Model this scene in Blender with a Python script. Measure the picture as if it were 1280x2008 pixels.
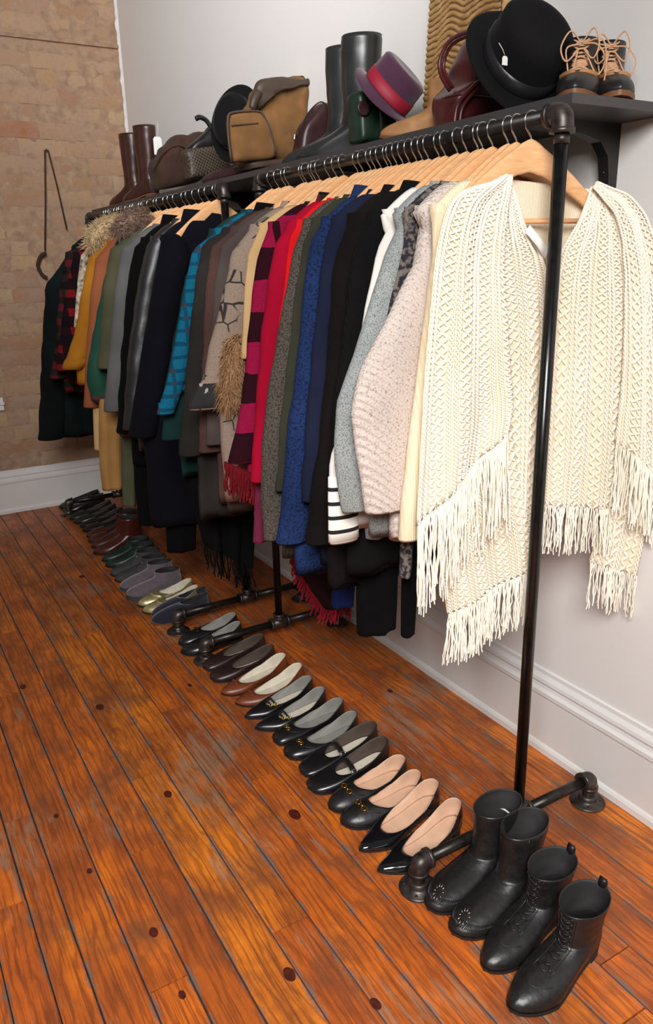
import bpy, math, random
import numpy as np
from mathutils import Vector, Matrix, noise
random.seed(7); rng = np.random.default_rng(7)
for o in list(bpy.data.objects): bpy.data.objects.remove(o)
sc = bpy.context.scene; COL = sc.collection
pi = math.pi
# ------------------------------------------------------------ camera
CAM = np.array([-1.55, 0.0, 1.4]); FPX = 1520.559
RT = np.array([[0.85839293, -0.51251971, -0.02202555], [0.17631078, 0.25442961, 0.95088384], [0.48174276, 0.82011531, -0.30876333]])
cd = bpy.data.cameras.new('camera'); cam = bpy.data.objects.new('camera', cd); COL.objects.link(cam)
cd.sensor_fit = 'AUTO'; cd.sensor_width = 36; cd.lens = FPX / 2008 * 36; cd.clip_start = .02
m = Matrix.Identity(4)
for i in range(3):
    m[i][0] = RT[0][i]; m[i][1] = RT[1][i]; m[i][2] = -RT[2][i]; m[i][3] = CAM[i]
cam.matrix_world = m; sc.camera = cam
# ------------------------------------------------------------ world, lights, exposure
sc.view_settings.view_transform = 'Standard'; sc.view_settings.look = 'None'
sc.view_settings.exposure = 0.0; sc.view_settings.gamma = 1; sc.view_settings.use_curve_mapping = False
w = bpy.data.worlds.new('world'); sc.world = w; w.use_nodes = True
w.node_tree.nodes['Background'].inputs[0].default_value = (1.0, .97, .94, 1)
w.node_tree.nodes['Background'].inputs[1].default_value = 0.10
def area(name, loc, target, size, power, color, sy=None, spread=180):
    l = bpy.data.lights.new(name, 'AREA'); l.shape = 'RECTANGLE'; l.size = size; l.size_y = sy or size
    l.energy = power; l.color = color; l.spread = math.radians(spread)
    o = bpy.data.objects.new(name, l); COL.objects.link(o); o.location = loc
    o.rotation_euler = (Vector(target) - Vector(loc)).to_track_quat('-Z', 'Y').to_euler()
    return o
area('main_soft_light', (-2.15, -.8, 2.45), (-.75, 1.15, .35), 1.1, 54, (1, .985, .975), 1.1, 106)  # soft main source, behind and left of the camera
area('ceiling_bounce_light', (-1.6, 1.0, 2.9), (-.1, 3.6, 2.95), 1.2, 30, (.985, .985, 1), 1.2, 88)
area('added_sheen_light', (-2.6, 4.3, 1.9), (-1.0, 2.2, 0), .8, 2, (.94, .97, 1.0), 1.2)  # added back-left source for sheen on boards and shoes; no window stands there

# ------------------------------------------------------------ helpers
def U(px, py, x=None, y=None, z=None):
    """world point seen at a photo position, on the plane x=, y= or z="""
    d = ((px - 640) * RT[0] - (py - 1004) * RT[1]) / FPX + RT[2]
    t = (x - CAM[0]) / d[0] if x is not None else (y - CAM[1]) / d[1] if y is not None else (z - CAM[2]) / d[2]
    return CAM + t * d
def lin(c): return tuple([(v / 12.92 if v <= .04045 else ((v + .055) / 1.055) ** 2.4) for v in c])
def rgb(r, g, b): return lin((r / 255, g / 255, b / 255))
ORG = {}
def org(o): return ORG.get(o.name, np.zeros(3)) if o else np.zeros(3)
def tag(o, label=None, cat=None, group=None, kind=None):
    if label: o['label'] = label
    if cat: o['category'] = cat
    if group: o['group'] = group
    if kind: o['kind'] = kind
    return o
def thing(name, label, cat, loc=(0, 0, 0), rotz=0, group=None, local=False):
    o = bpy.data.objects.new(name, None); COL.objects.link(o); o.empty_display_size = .05
    o.location = loc; o.rotation_euler = (0, 0, rotz)
    ORG[o.name] = np.zeros(3) if local else np.array(loc, float)
    return tag(o, label, cat, group)
def mo(name, V, F, mat, parent=None, smooth=True, uv=None, solid=0, sub=0, base=None, offs=-1, linmat=None):
    """one mesh object; V in world space (or in the local space of a thing made with local=True)"""
    V = np.asarray(V, float)
    o0 = org(parent)
    if parent is None:
        o0 = np.array([V[:, 0].mean(), V[:, 1].mean(), V[:, 2].min()]) if base is None else np.array(base, float)
    me = bpy.data.meshes.new(name); me.from_pydata((V - o0).tolist(), [], [tuple(int(i) for i in f) for f in F])
    o = bpy.data.objects.new(name, me); COL.objects.link(o)
    if parent: o.parent = parent; ORG[o.name] = o0
    else: o.location = o0; ORG[o.name] = o0
    for mm in (mat if isinstance(mat, (list, tuple)) else [mat]): me.materials.append(mm)
    if smooth: me.polygons.foreach_set('use_smooth', [True] * len(me.polygons))
    if uv is not None:
        ul = me.uv_layers.new(name='UVMap'); li = np.zeros(len(me.loops), int); me.loops.foreach_get('vertex_index', li)
        ul.data.foreach_set('uv', np.asarray(uv, float)[li].ravel())
    if solid:
        s = o.modifiers.new('thickness', 'SOLIDIFY'); s.thickness = solid; s.offset = offs
        if linmat: me.materials.append(linmat); s.material_offset = 1; s.material_offset_rim = 0
    if sub:
        s = o.modifiers.new('smooth', 'SUBSURF'); s.levels = sub; s.render_levels = sub
    return o
class MB:
    def __init__(s): s.V = []; s.F = []
    def add(s, V, F):
        n = len(s.V); s.V += [tuple(v) for v in V]; s.F += [tuple(i + n for i in f) for f in F]; return s
    def box(s, lo, hi, jit=0):
        x0, y0, z0 = lo; x1, y1, z1 = hi
        V = [(x0, y0, z0), (x1, y0, z0), (x1, y1, z0), (x0, y1, z0), (x0, y0, z1), (x1, y0, z1), (x1, y1, z1), (x0, y1, z1)]
        return s.add(V, [(0, 3, 2, 1), (4, 5, 6, 7), (0, 1, 5, 4), (1, 2, 6, 5), (2, 3, 7, 6), (3, 0, 4, 7)])
    def tube(s, pts, r, n=8, cap=True): return s.add(*tube(pts, r, n, cap))
    def rings(s, R, cap0=True, cap1=True): return s.add(*loft(R, cap0, cap1))
    def obj(s, name, mat, parent=None, **k): return mo(name, s.V, s.F, mat, parent, **k)
def loft(R, cap0=True, cap1=True):
    n = len(R[0]); V = [tuple(p) for r in R for p in r]; F = []
    for i in range(len(R) - 1):
        for j in range(n):
            k = (j + 1) % n; F.append((i * n + j, i * n + k, (i + 1) * n + k, (i + 1) * n + j))
    if cap0: F.append(tuple(range(n))[::-1])
    if cap1: F.append(tuple((len(R) - 1) * n + j for j in range(n)))
    return V, F
def frames(P):
    P = np.asarray(P, float); T = np.gradient(P, axis=0); T /= np.linalg.norm(T, axis=1)[:, None] + 1e-12
    a = np.array([0, 0, 1.]) if abs(T[0][2]) < .9 else np.array([1., 0, 0])
    Ns = []; n = a - T[0] * (a @ T[0]); n /= np.linalg.norm(n)
    for t in T:
        n = n - t * (n @ t); n /= np.linalg.norm(n) + 1e-12; Ns.append(n)
    Ns = np.array(Ns); return P, T, Ns, np.cross(T, Ns)
def tube(pts, r, n=8, cap=True):
    P, T, N, B = frames(pts); r = np.broadcast_to(r, (len(P),))
    a = np.arange(n) * 2 * pi / n
    R = [[P[i] + r[i] * (math.cos(t) * N[i] + math.sin(t) * B[i]) for t in a] for i in range(len(P))]
    return loft(R, cap, cap)
def ribbon(pts, wdir, w, t):
    """flat strap: width along wdir"""
    P = np.asarray(pts, float); T = np.gradient(P, axis=0); T /= np.linalg.norm(T, axis=1)[:, None] + 1e-12
    R = []
    for i, p in enumerate(P):
        d = np.asarray(wdir[i] if np.ndim(wdir) == 2 else wdir, float); d = d - T[i] * (d @ T[i]); d /= np.linalg.norm(d)
        nn = np.cross(T[i], d); R.append([p + d * w / 2 + nn * t / 2, p - d * w / 2 + nn * t / 2, p - d * w / 2 - nn * t / 2, p + d * w / 2 - nn * t / 2])
    return loft(R)
def cr(P, n):
    """smooth curve through points"""
    P = np.asarray(P, float); k = len(P); Q = np.vstack([2 * P[0] - P[1], P, 2 * P[-1] - P[-2]])
    out = []
    for t in np.linspace(0, k - 1 - 1e-9, n):
        i = int(t); f = t - i; a, b, c, d = Q[i:i + 4]
        out.append(.5 * (2 * b + (c - a) * f + (2 * a - 5 * b + 4 * c - d) * f * f + (3 * b - a - 3 * c + d) * f ** 3))
    return np.array(out)
def tubes(P, r, n=5):
    """many tubes at once: P (k, m, 3); r scalar or (m,)"""
    k, m_, _ = P.shape; T = np.gradient(P, axis=1); T /= np.linalg.norm(T, axis=2)[..., None] + 1e-12
    ref = np.array([0, 1., 0.1]); N = ref - T * (T @ ref)[..., None]; N /= np.linalg.norm(N, axis=2)[..., None] + 1e-9
    B = np.cross(T, N); a = np.arange(n) * 2 * pi / n; r = np.broadcast_to(r, (m_,))
    V = P[:, :, None, :] + r[None, :, None, None] * (np.cos(a)[None, None, :, None] * N[:, :, None, :] + np.sin(a)[None, None, :, None] * B[:, :, None, :])
    idx = np.arange(k * m_ * n).reshape(k, m_, n)
    A = idx[:, :-1, :]; Bq = np.roll(idx, -1, 2)[:, :-1, :]; C = np.roll(idx, -1, 2)[:, 1:, :]; D = idx[:, 1:, :]
    return V.reshape(-1, 3), np.stack([A, Bq, C, D], -1).reshape(-1, 4)
def lathe(prof, c, ax, n=40, sx=1, sy=1, tw=None):
    """profile (r, h) swept round axis ax at c"""
    ax = np.asarray(ax, float); ax /= np.linalg.norm(ax); a = np.array([0, 0, 1.]) if abs(ax[2]) < .9 else np.array([0, 1., 0])
    e1 = np.cross(a, ax); e1 /= np.linalg.norm(e1); e2 = np.cross(ax, e1)
    return [[np.asarray(c) + ax * (h + (tw(r, t) if tw else 0)) + r * (math.cos(t) * e1 * sx + math.sin(t) * e2 * sy) for t in np.arange(n) * 2 * pi / n] for r, h in prof]
def grid(S, nu, nv, close=False):
    us = np.linspace(0, 1, nu); vs = np.linspace(0, 1, nv)
    V = [S(u, v) for v in vs for u in us]; uv = [(u, v) for v in vs for u in us]
    F = [(j * nu + i, j * nu + i + 1, (j + 1) * nu + i + 1, (j + 1) * nu + i) for j in range(nv - 1) for i in range(nu - 1)]
    return V, F, uv
def N1(x, y=0, z=0): return noise.noise(Vector((x, y, z)))

# ------------------------------------------------------------ materials
def mat(name):
    m_ = bpy.data.materials.new(name); m_.use_nodes = True; nt = m_.node_tree
    return m_, nt, nt.nodes['Principled BSDF']
def nd(nt, t, **k):
    n = nt.nodes.new(t)
    for a, v in k.items():
        if a.startswith('i_'): n.inputs[a[2:].replace('_', ' ')].default_value = v
        else: setattr(n, a, v)
    return n
def ramp(nt, src, stops, interp='LINEAR'):
    r = nd(nt, 'ShaderNodeValToRGB'); r.color_ramp.interpolation = interp
    e = r.color_ramp.elements
    while len(e) < len(stops): e.new(.5)
    for i, (p, c) in enumerate(stops): e[i].position = p; e[i].color = (*c, 1) if len(c) == 3 else c
    nt.links.new(src, r.inputs[0]); return r
def mixc(nt, f, a, b, mode='MIX'):
    n = nd(nt, 'ShaderNodeMix', data_type='RGBA', blend_type=mode)
    for s, v in ((0, f), (6, a), (7, b)):
        if isinstance(v, (int, float)): n.inputs[s].default_value = v
        elif isinstance(v, tuple): n.inputs[s].default_value = (*v, 1)
        else: nt.links.new(v, n.inputs[s])
    return n.outputs[2]
def coords(nt, scale=(1, 1, 1), uv=False, rot=(0, 0, 0)):
    tc = nd(nt, 'ShaderNodeTexCoord'); mp = nd(nt, 'ShaderNodeMapping'); mp.inputs['Scale'].default_value = scale; mp.inputs['Rotation'].default_value = rot
    nt.links.new(tc.outputs['UV' if uv else 'Object'], mp.inputs[0]); return mp.outputs[0]
def noi(nt, vec, scale, detail=3, rough=.5):
    n = nd(nt, 'ShaderNodeTexNoise'); n.inputs['Scale'].default_value = scale; n.inputs['Detail'].default_value = detail; n.inputs['Roughness'].default_value = rough
    nt.links.new(vec, n.inputs['Vector']); return n.outputs[0]
def bump(nt, b, h, strength=.3, dist=.002, prev=None):
    n = nd(nt, 'ShaderNodeBump'); n.inputs['Strength'].default_value = strength; n.inputs['Distance'].default_value = dist
    nt.links.new(h, n.inputs['Height'])
    if prev: nt.links.new(prev, n.inputs['Normal'])
    nt.links.new(n.outputs[0], b.inputs['Normal']); return n.outputs[0]
def simple(name, c, rough=.5, metal=0, nscale=0, namt=.15, bs=0, bd=.001, coat=0, spec=None, c2=None, sheen=0, bscale=None):
    m_, nt, b = mat(name); b.inputs['Roughness'].default_value = rough; b.inputs['Metallic'].default_value = metal
    b.inputs['Base Color'].default_value = (*c, 1)
    if coat: b.inputs['Coat Weight'].default_value = coat; b.inputs['Coat Roughness'].default_value = .08
    if spec is not None: b.inputs['Specular IOR Level'].default_value = spec
    if sheen: b.inputs['Sheen Weight'].default_value = sheen; b.inputs['Sheen Roughness'].default_value = .5
    if nscale:
        v = coords(nt); f = noi(nt, v, nscale)
        c2 = c2 or tuple(x * (1 - namt * 2) for x in c)
        r = ramp(nt, f, [(.3, c2), (.7, c)]); nt.links.new(r.outputs[0], b.inputs['Base Color'])
        if bs: bump(nt, b, noi(nt, v, bscale or nscale * 1.5, 4), bs, bd)
    return m_
def cloth(name, c, c2=None, speck=None, sc_=350, bs=.5, rough=.95, rib=0, bd=.0015, sheen=.15, big=6, spec=.15, thr=(.45, .6), diag=False):
    """woven or knitted cloth; speck = second yarn colour"""
    m_, nt, b = mat(name); v = coords(nt); b.inputs['Roughness'].default_value = rough; b.inputs['Specular IOR Level'].default_value = spec
    b.inputs['Sheen Weight'].default_value = sheen; b.inputs['Sheen Roughness'].default_value = .6; b.inputs['Sheen Tint'].default_value = (*c, 1)
    fine = noi(nt, v, sc_, 2); wide = noi(nt, v, big, 3)
    c2 = c2 or tuple(x * .78 for x in c)
    col = ramp(nt, wide, [(.3, c2), (.7, c)]).outputs[0]
    if speck: col = mixc(nt, ramp(nt, fine, [(thr[0], (0, 0, 0)), (thr[1], (1, 1, 1))]).outputs[0], col, speck)
    nt.links.new(col, b.inputs['Base Color'])
    h = fine
    if rib:
        wv = nd(nt, 'ShaderNodeTexWave', bands_direction='DIAGONAL' if diag else 'X'); wv.inputs['Scale'].default_value = rib; wv.inputs['Distortion'].default_value = .6
        wv.inputs['Detail'].default_value = 1; nt.links.new(coords(nt, (1, 1, .02)) if not diag else v, wv.inputs['Vector'])
        ad = nd(nt, 'ShaderNodeMath', operation='MULTIPLY_ADD'); nt.links.new(wv.outputs[1], ad.inputs[0]); ad.inputs[1].default_value = 1.2; nt.links.new(fine, ad.inputs[2]); h = ad.outputs[0]
    bump(nt, b, h, bs, bd); return m_
def bands(nt, src, axis, freq, stops, interp='CONSTANT', phase=0.0):
    sx = nd(nt, 'ShaderNodeSeparateXYZ'); nt.links.new(src, sx.inputs[0])
    mm = nd(nt, 'ShaderNodeMath', operation='MULTIPLY_ADD'); nt.links.new(sx.outputs[axis], mm.inputs[0]); mm.inputs[1].default_value = freq; mm.inputs[2].default_value = phase
    fr = nd(nt, 'ShaderNodeMath', operation='FRACT'); nt.links.new(mm.outputs[0], fr.inputs[0])
    return ramp(nt, fr.outputs[0], stops, interp).outputs[0]
def plaid(name, base, ca, cb, fz, fx, wz=.5, wx=.5, nsc=400):
    m_, nt, b = mat(name); v = coords(nt); b.inputs['Roughness'].default_value = .95; b.inputs['Specular IOR Level'].default_value = .1
    n = noi(nt, v, nsc, 2)
    dv = nd(nt, 'ShaderNodeVectorMath', operation='MULTIPLY_ADD'); nt.links.new(nd_noisevec(nt, v, 25), dv.inputs[0]); dv.inputs[1].default_value = (.012,) * 3; nt.links.new(v, dv.inputs[2])
    z = bands(nt, dv.outputs[0], 2, fz, [(0, (0, 0, 0)), (wz, (1, 1, 1))]); x = bands(nt, dv.outputs[0], 0, fx, [(0, (0, 0, 0)), (wx, (1, 1, 1))])
    c1 = mixc(nt, z, base, ca); c2 = mixc(nt, z, ca, cb); c = mixc(nt, x, c1, c2)
    c = mixc(nt, .35, c, ramp(nt, n, [(.35, (.15, .15, .15)), (.65, (1, 1, 1))]).outputs[0], 'MULTIPLY')
    nt.links.new(c, b.inputs['Base Color']); bump(nt, b, n, .5, .001); return m_
def nd_noisevec(nt, v, s):
    n = nd(nt, 'ShaderNodeTexNoise'); n.inputs['Scale'].default_value = s; nt.links.new(v, n.inputs['Vector'])
    return n.outputs['Color']
K = {}
K['black_paint'] = simple('black_painted_pipe', (.012, .011, .011), .22, .3, 60, .3, .15, .0004, spec=.6)
K['iron'] = simple('dull_iron_fitting', rgb(92, 84, 80), .42, .75, 45, .25, .35, .0008, c2=rgb(52, 46, 44))
K['iron_pipe'] = simple('dark_iron_pipe', rgb(60, 56, 54), .36, .7, 40, .2, .2, .0005, c2=rgb(38, 35, 34))
K['steel'] = simple('bright_hanger_wire', rgb(205, 205, 205), .2, 1)
K['shelf'] = simple('black_shelf_board', rgb(66, 62, 64), .45, 0, 12, .08)
K['bracket'] = simple('black_bracket_metal', (.014, .012, .012), .4, 0, 30, .1)
K['tagpaper'] = simple('white_tag_paper', rgb(235, 235, 232), .8, 0, 30, .02)
K['gold'] = simple('gold_buckle_metal', rgb(225, 170, 70), .25, 1)
K['silver'] = simple('silver_stud_metal', rgb(200, 190, 180), .3, 1)
# hanger wood
def wood_mat(name, a, b_, sx, rough=.35):
    m_, nt, b = mat(name); v = coords(nt, sx); f = noi(nt, v, 9, 4, .6)
    oi = nd(nt, 'ShaderNodeObjectInfo'); r = ramp(nt, f, [(.3, a), (.7, b_)])
    c = mixc(nt, ramp(nt, oi.outputs['Random'], [(0, (.0, .0, .0)), (1, (.55, .55, .55))]).outputs[0], r.outputs[0], tuple(x * y for x, y in zip(b_, (1.05, .78, .6))))
    nt.links.new(c, b.inputs['Base Color']); b.inputs['Roughness'].default_value = rough; b.inputs['Coat Weight'].default_value = .2
    bump(nt, b, f, .05, .001); return m_
K['hanger'] = wood_mat('pale_lacquered_hanger_wood', rgb(214, 160, 108), rgb(236, 192, 144), (3, 20, 20))

def floor_mat():
    m_, nt, b = mat('worn_orange_pine_boards'); tc = nd(nt, 'ShaderNodeTexCoord'); geo = nd(nt, 'ShaderNodeNewGeometry'); ri = geo.outputs['Random Per Island']
    off = nd(nt, 'ShaderNodeVectorMath', operation='MULTIPLY_ADD'); cmb = nd(nt, 'ShaderNodeCombineXYZ')
    for i in range(3): nt.links.new(ri, cmb.inputs[i])
    nt.links.new(cmb.outputs[0], off.inputs[0]); off.inputs[1].default_value = (7, 31, 13); nt.links.new(tc.outputs['Object'], off.inputs[2])
    def mapd(s):
        mp = nd(nt, 'ShaderNodeMapping'); mp.inputs['Scale'].default_value = s; nt.links.new(off.outputs[0], mp.inputs[0]); return mp.outputs[0]
    wv = nd(nt, 'ShaderNodeTexWave', bands_direction='X'); wv.inputs['Scale'].default_value = 16; wv.inputs['Distortion'].default_value = 22; wv.inputs['Detail'].default_value = 4; wv.inputs['Detail Scale'].default_value = .6; wv.inputs['Detail Roughness'].default_value = .6
    nt.links.new(mapd((1, .16, 1)), wv.inputs['Vector'])
    grain = noi(nt, mapd((1, .02, 1)), 260, 5, .65); blotch = noi(nt, mapd((1, .5, 1)), 8, 6, .65); dirt = noi(nt, tc.outputs['Object'], 4.2, 7, .68)
    tone = ramp(nt, ri, [(0, rgb(190, 96, 34)), (.3, rgb(226, 116, 34)), (.6, rgb(204, 100, 34)), (.8, rgb(236, 134, 38)), (1, rgb(216, 112, 42))]).outputs[0]
    c = mixc(nt, ramp(nt, blotch, [(.36, (0, 0, 0)), (.66, (.9, .9, .9))]).outputs[0], tone, rgb(134, 66, 34))
    c = mixc(nt, ramp(nt, blotch, [(.3, (.7, .7, .7)), (.42, (0, 0, 0))]).outputs[0], c, rgb(212, 118, 34))
    c = mixc(nt, ramp(nt, wv.outputs[1], [(.55, (0, 0, 0)), (1, (.5, .5, .5))]).outputs[0], c, rgb(112, 54, 26))
    c = mixc(nt, ramp(nt, grain, [(.36, (.7, .7, .7)), (.5, (0, 0, 0))]).outputs[0], c, rgb(104, 56, 32))
    c = mixc(nt, ramp(nt, dirt, [(.50, (0, 0, 0)), (.68, (.75, .75, .75))]).outputs[0], c, rgb(112, 70, 48))
    wear = noi(nt, mapd((1, .12, 1)), 42, 9, .8); zone = noi(nt, tc.outputs['Object'], 2.3, 3)
    mu = nd(nt, 'ShaderNodeMath', operation='MULTIPLY'); nt.links.new(wear, mu.inputs[0]); nt.links.new(zone, mu.inputs[1])
    wm = ramp(nt, mu.outputs[0], [(.30, (0, 0, 0)), (.35, (.75, .75, .75))]).outputs[0]
    wm2 = mixc(nt, 1.0, wm, ramp(nt, grain, [(.35, (.3, .3, .3)), (.6, (1, 1, 1))]).outputs[0], 'MULTIPLY')
    c = mixc(nt, wm2, c, rgb(146, 122, 100))
    uvn = nd(nt, 'ShaderNodeUVMap'); sp = nd(nt, 'ShaderNodeSeparateXYZ'); nt.links.new(uvn.outputs[0], sp.inputs[0])
    ab = nd(nt, 'ShaderNodeMath', operation='SUBTRACT'); nt.links.new(sp.outputs[0], ab.inputs[0]); ab.inputs[1].default_value = .5
    ab2 = nd(nt, 'ShaderNodeMath', operation='ABSOLUTE'); nt.links.new(ab.outputs[0], ab2.inputs[0])
    en = nd(nt, 'ShaderNodeMath', operation='MULTIPLY_ADD'); nt.links.new(noi(nt, tc.outputs['Object'], 13, 8, .8), en.inputs[0]); en.inputs[1].default_value = .75; nt.links.new(ab2.outputs[0], en.inputs[2])
    em = ramp(nt, en.outputs[0], [(.80, (0, 0, 0)), (.90, (.9, .9, .9))]).outputs[0]
    c = mixc(nt, em, c, rgb(112, 98, 90))
    nt.links.new(c, b.inputs['Base Color'])
    rr = ramp(nt, blotch, [(.3, (.34,) * 3), (.7, (.5,) * 3)]).outputs[0]; rr = mixc(nt, wm2, rr, (.7, .7, .7)); nt.links.new(rr, b.inputs['Roughness'])
    b.inputs['Specular IOR Level'].default_value = .38
    p = bump(nt, b, grain, .12, .001); bump(nt, b, wv.outputs[1], .06, .002, p); return m_
K['floor'] = floor_mat()
K['gapdark'] = simple('dark_dusty_gap', rgb(70, 60, 54), .95, 0, 60, .3)
K['knot'] = simple('dark_wood_knot', rgb(92, 32, 18), .5, 0, 90, .3, c2=rgb(50, 18, 10))
def brick_mat():
    m_, nt, b = mat('buff_old_brick'); v = coords(nt); geo = nd(nt, 'ShaderNodeNewGeometry')
    base = ramp(nt, geo.outputs['Random Per Island'], [(0, rgb(170, 138, 108)), (.25, rgb(182, 154, 122)), (.45, rgb(160, 122, 94)), (.62, rgb(178, 148, 110)), (.8, rgb(164, 138, 118)), (.93, rgb(188, 160, 120)), (1, rgb(160, 106, 76))]).outputs[0]
    n1 = noi(nt, v, 5.5, 5, .62); n2 = noi(nt, v, 38, 4, .6); n3 = noi(nt, v, 130, 3)
    c = mixc(nt, ramp(nt, n1, [(.36, (.85,) * 3), (.62, (0,) * 3)]).outputs[0], base, rgb(166, 138, 120))
    c = mixc(nt, ramp(nt, n2, [(.52, (0,) * 3), (.75, (.6,) * 3)]).outputs[0], c, rgb(150, 118, 96))
    c = mixc(nt, ramp(nt, n3, [(.6, (0,) * 3), (.78, (.5,) * 3)]).outputs[0], c, rgb(196, 176, 150))
    nt.links.new(c, b.inputs['Base Color']); b.inputs['Roughness'].default_value = .95; b.inputs['Specular IOR Level'].default_value = .1
    p = bump(nt, b, n2, .5, .006); bump(nt, b, n3, .5, .002, p); return m_
K['brick'] = brick_mat()
K['mortar'] = simple('sandy_mortar', rgb(176, 148, 122), .95, 0, 22, .1, .6, .005, c2=rgb(146, 118, 98), spec=.1)
K['wall'] = simple('white_wall_paint', rgb(228, 224, 220), .7, 0, 3, .01, .06, .002, bscale=60, spec=.25)
K['trim'] = simple('white_gloss_trim', rgb(226, 222, 218), .4, 0, 8, .02)

# ------------------------------------------------------------ the setting
def build_floor():
    seams = [-3.4 + .094 * i for i in range(21)]
    seams = [s for s in seams if s < -1.5] + [-1.44, -1.368, -1.275, -1.19, -1.10, -.997, -.905, -.815, -.725, -.64, -.55, -.455, -.365, -.274, -.19, -.095, 0]
    joints = {-.905: [1.22, 2.9], -1.10: [1.62, 3.6], -1.275: [1.22, 3.1], -1.44: [1.61, 2.5], -.815: [2.2], -.64: [1.32, 3.4], -.725: [1.72, 3.0]}
    V = []; F = []; UV = []
    for a, b_ in zip(seams[:-1], seams[1:]):
        js = None
        for k, v in joints.items():
            if abs(b_ - k) < .005 or abs(a - k) < .005 and k == -1.275: js = v
        if js is None or abs(b_ - (-1.275)) < .005:
            js = [random.uniform(-.4, .8), random.uniform(1.9, 2.8), random.uniform(3.4, 4.3)] if js is None else [.2, 2.6]
        ys = [-1.6] + sorted(js) + [4.82]
        for y0, y1 in zip(ys[:-1], ys[1:]):
            n = len(V); g = random.uniform(.0008, .0022); h = random.uniform(-.0012, 0); c = .0022
            m_ = max(2, int((y1 - y0) / .12)); yy = np.linspace(y0 + .0015, y1 - .0015, m_)
            for y in yy:
                wob = .0009 * N1(a * 40, y * 5); wob2 = .0009 * N1(b_ * 40, y * 5)
                xs = [a + g + wob, a + g + wob, a + g + c + wob, b_ - g - c + wob2, b_ - g + wob2, b_ - g + wob2]; zs = [-.02, h - c * .5, h, h, h - c * .5, -.02]
                for x, z in zip(xs, zs): V.append((x, y, z)); UV.append(((x - a) / (b_ - a), y))
            for i in range(m_ - 1):
                for j in range(5): F.append((n + i * 6 + j, n + i * 6 + j + 1, n + (i + 1) * 6 + j + 1, n + (i + 1) * 6 + j))
            F.append(tuple(n + j for j in range(6))[::-1]); F.append(tuple(n + (m_ - 1) * 6 + j for j in range(6)))
    n = len(V); V += [(-3.4, -1.6, -.008), (0, -1.6, -.008), (0, 4.82, -.008), (-3.4, 4.82, -.008)]; F.append((n, n + 1, n + 2, n + 3)); UV += [(.5, 0)] * 4
    me_o = mo('floor', V, F, [K['floor'], K['gapdark'], K['knot']], smooth=False, uv=UV, base=(-1.5, 2, 0)); tag(me_o, kind='structure')
    me_o.data.polygons[len(F) - 1].material_index = 1
    kn = MB()
    for x, y, r in [(-1.068, 2.342, .016), (-.771, 1.53, .018), (-1.217, 1.361, .012), (-1.013, 1.109, .015), (-1.29, 1.62, .008), (-1.261, 2.622, .014), (-.763, 2.31, .009), (-1.029, 1.792, .013), (-.828, 3.53, .016), (-1.219, 1.182, .009), (-1.314, 1.868, .008), (-.55, 1.02, .008), (-.30, .93, .013), (-.2, 1.9, .01), (-.9, .96, .012)]:
        kn.add([(x + r * .8 * math.cos(t) * (1 + .15 * N1(x * 9 + math.cos(t), t)), y + 1.25 * r * math.sin(t), .0004) for t in np.arange(14) * 2 * pi / 14], [tuple(range(14))])
    o = kn.obj('wood_knot', K['knot'], me_o, smooth=False)
build_floor()
def build_brick():
    V = MB(); rows = int(3.1 / 0.086) + 1; Y = 4.80
    V2 = MB()
    for r in range(rows):
        z0 = r * 0.086; z = z0; x = .01 - (.0 if r % 2 == 0 else .115) * 1 - .24 * 0
        xs = []; x = 0.0
        first = True
        while x > -3.3:
            L = random.choice([.25, .25, .245, .12, .25])
            if first and r % 2: L = .11
            first = False
            x0 = x - L; g = random.uniform(.001, .0035); gz = random.uniform(.0008, .003) if r % 7 else .0055
            d = random.uniform(-.004, .003); y = Y + d
            hx = [x0 + g, x - g * (0 if x == 0 else 1)]; hz = [z + gz, z + 0.086 - gz]
            e = .005; nx, nz = 7, 4
            us = np.linspace(0, 1, nx); vs = np.linspace(0, 1, nz)
            pts = []
            for v in vs:
                for u in us:
                    px = hx[0] + (hx[1] - hx[0]) * u; pz = hz[0] + (hz[1] - hz[0]) * v
                    edge = (u in (0, 1)) or (v in (0, 1))
                    q = N1(px * 14, pz * 14, 3) * .006
                    pts.append((px + (.002 * N1(px * 40, pz * 40, 9) if edge else 0), y + (.0035 if edge else 0) + q, pz + (.0015 * N1(px * 30, pz * 30) if edge else 0)))
            V.add(pts, [(j * nx + i, j * nx + i + 1, (j + 1) * nx + i + 1, (j + 1) * nx + i) for j in range(nz - 1) for i in range(nx - 1)])
            x = x0
    Vm, Fm, _ = grid(lambda u, v: (-3.3 + 3.3 * u, Y + .0025 + .003 * N1(u * 60, v * 60), 3.1 * v), 200, 190)
    n = len(V.F); V.add(Vm, Fm); V.box((-3.3, Y + .03, 0), (0, Y + .12, 3.1))
    o = V.obj('wall_back', [K['brick'], K['mortar']], base=(-1.6, 4.85, 0)); tag(o, kind='structure')
    mi = np.zeros(len(V.F), int); mi[n:] = 1; o.data.polygons.foreach_set('material_index', mi)
build_brick()
tag(MB().box((0, -1.6, 0), (.12, 4.95, 3.1)).obj('wall_right', K['wall'], smooth=False), kind='structure')
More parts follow.
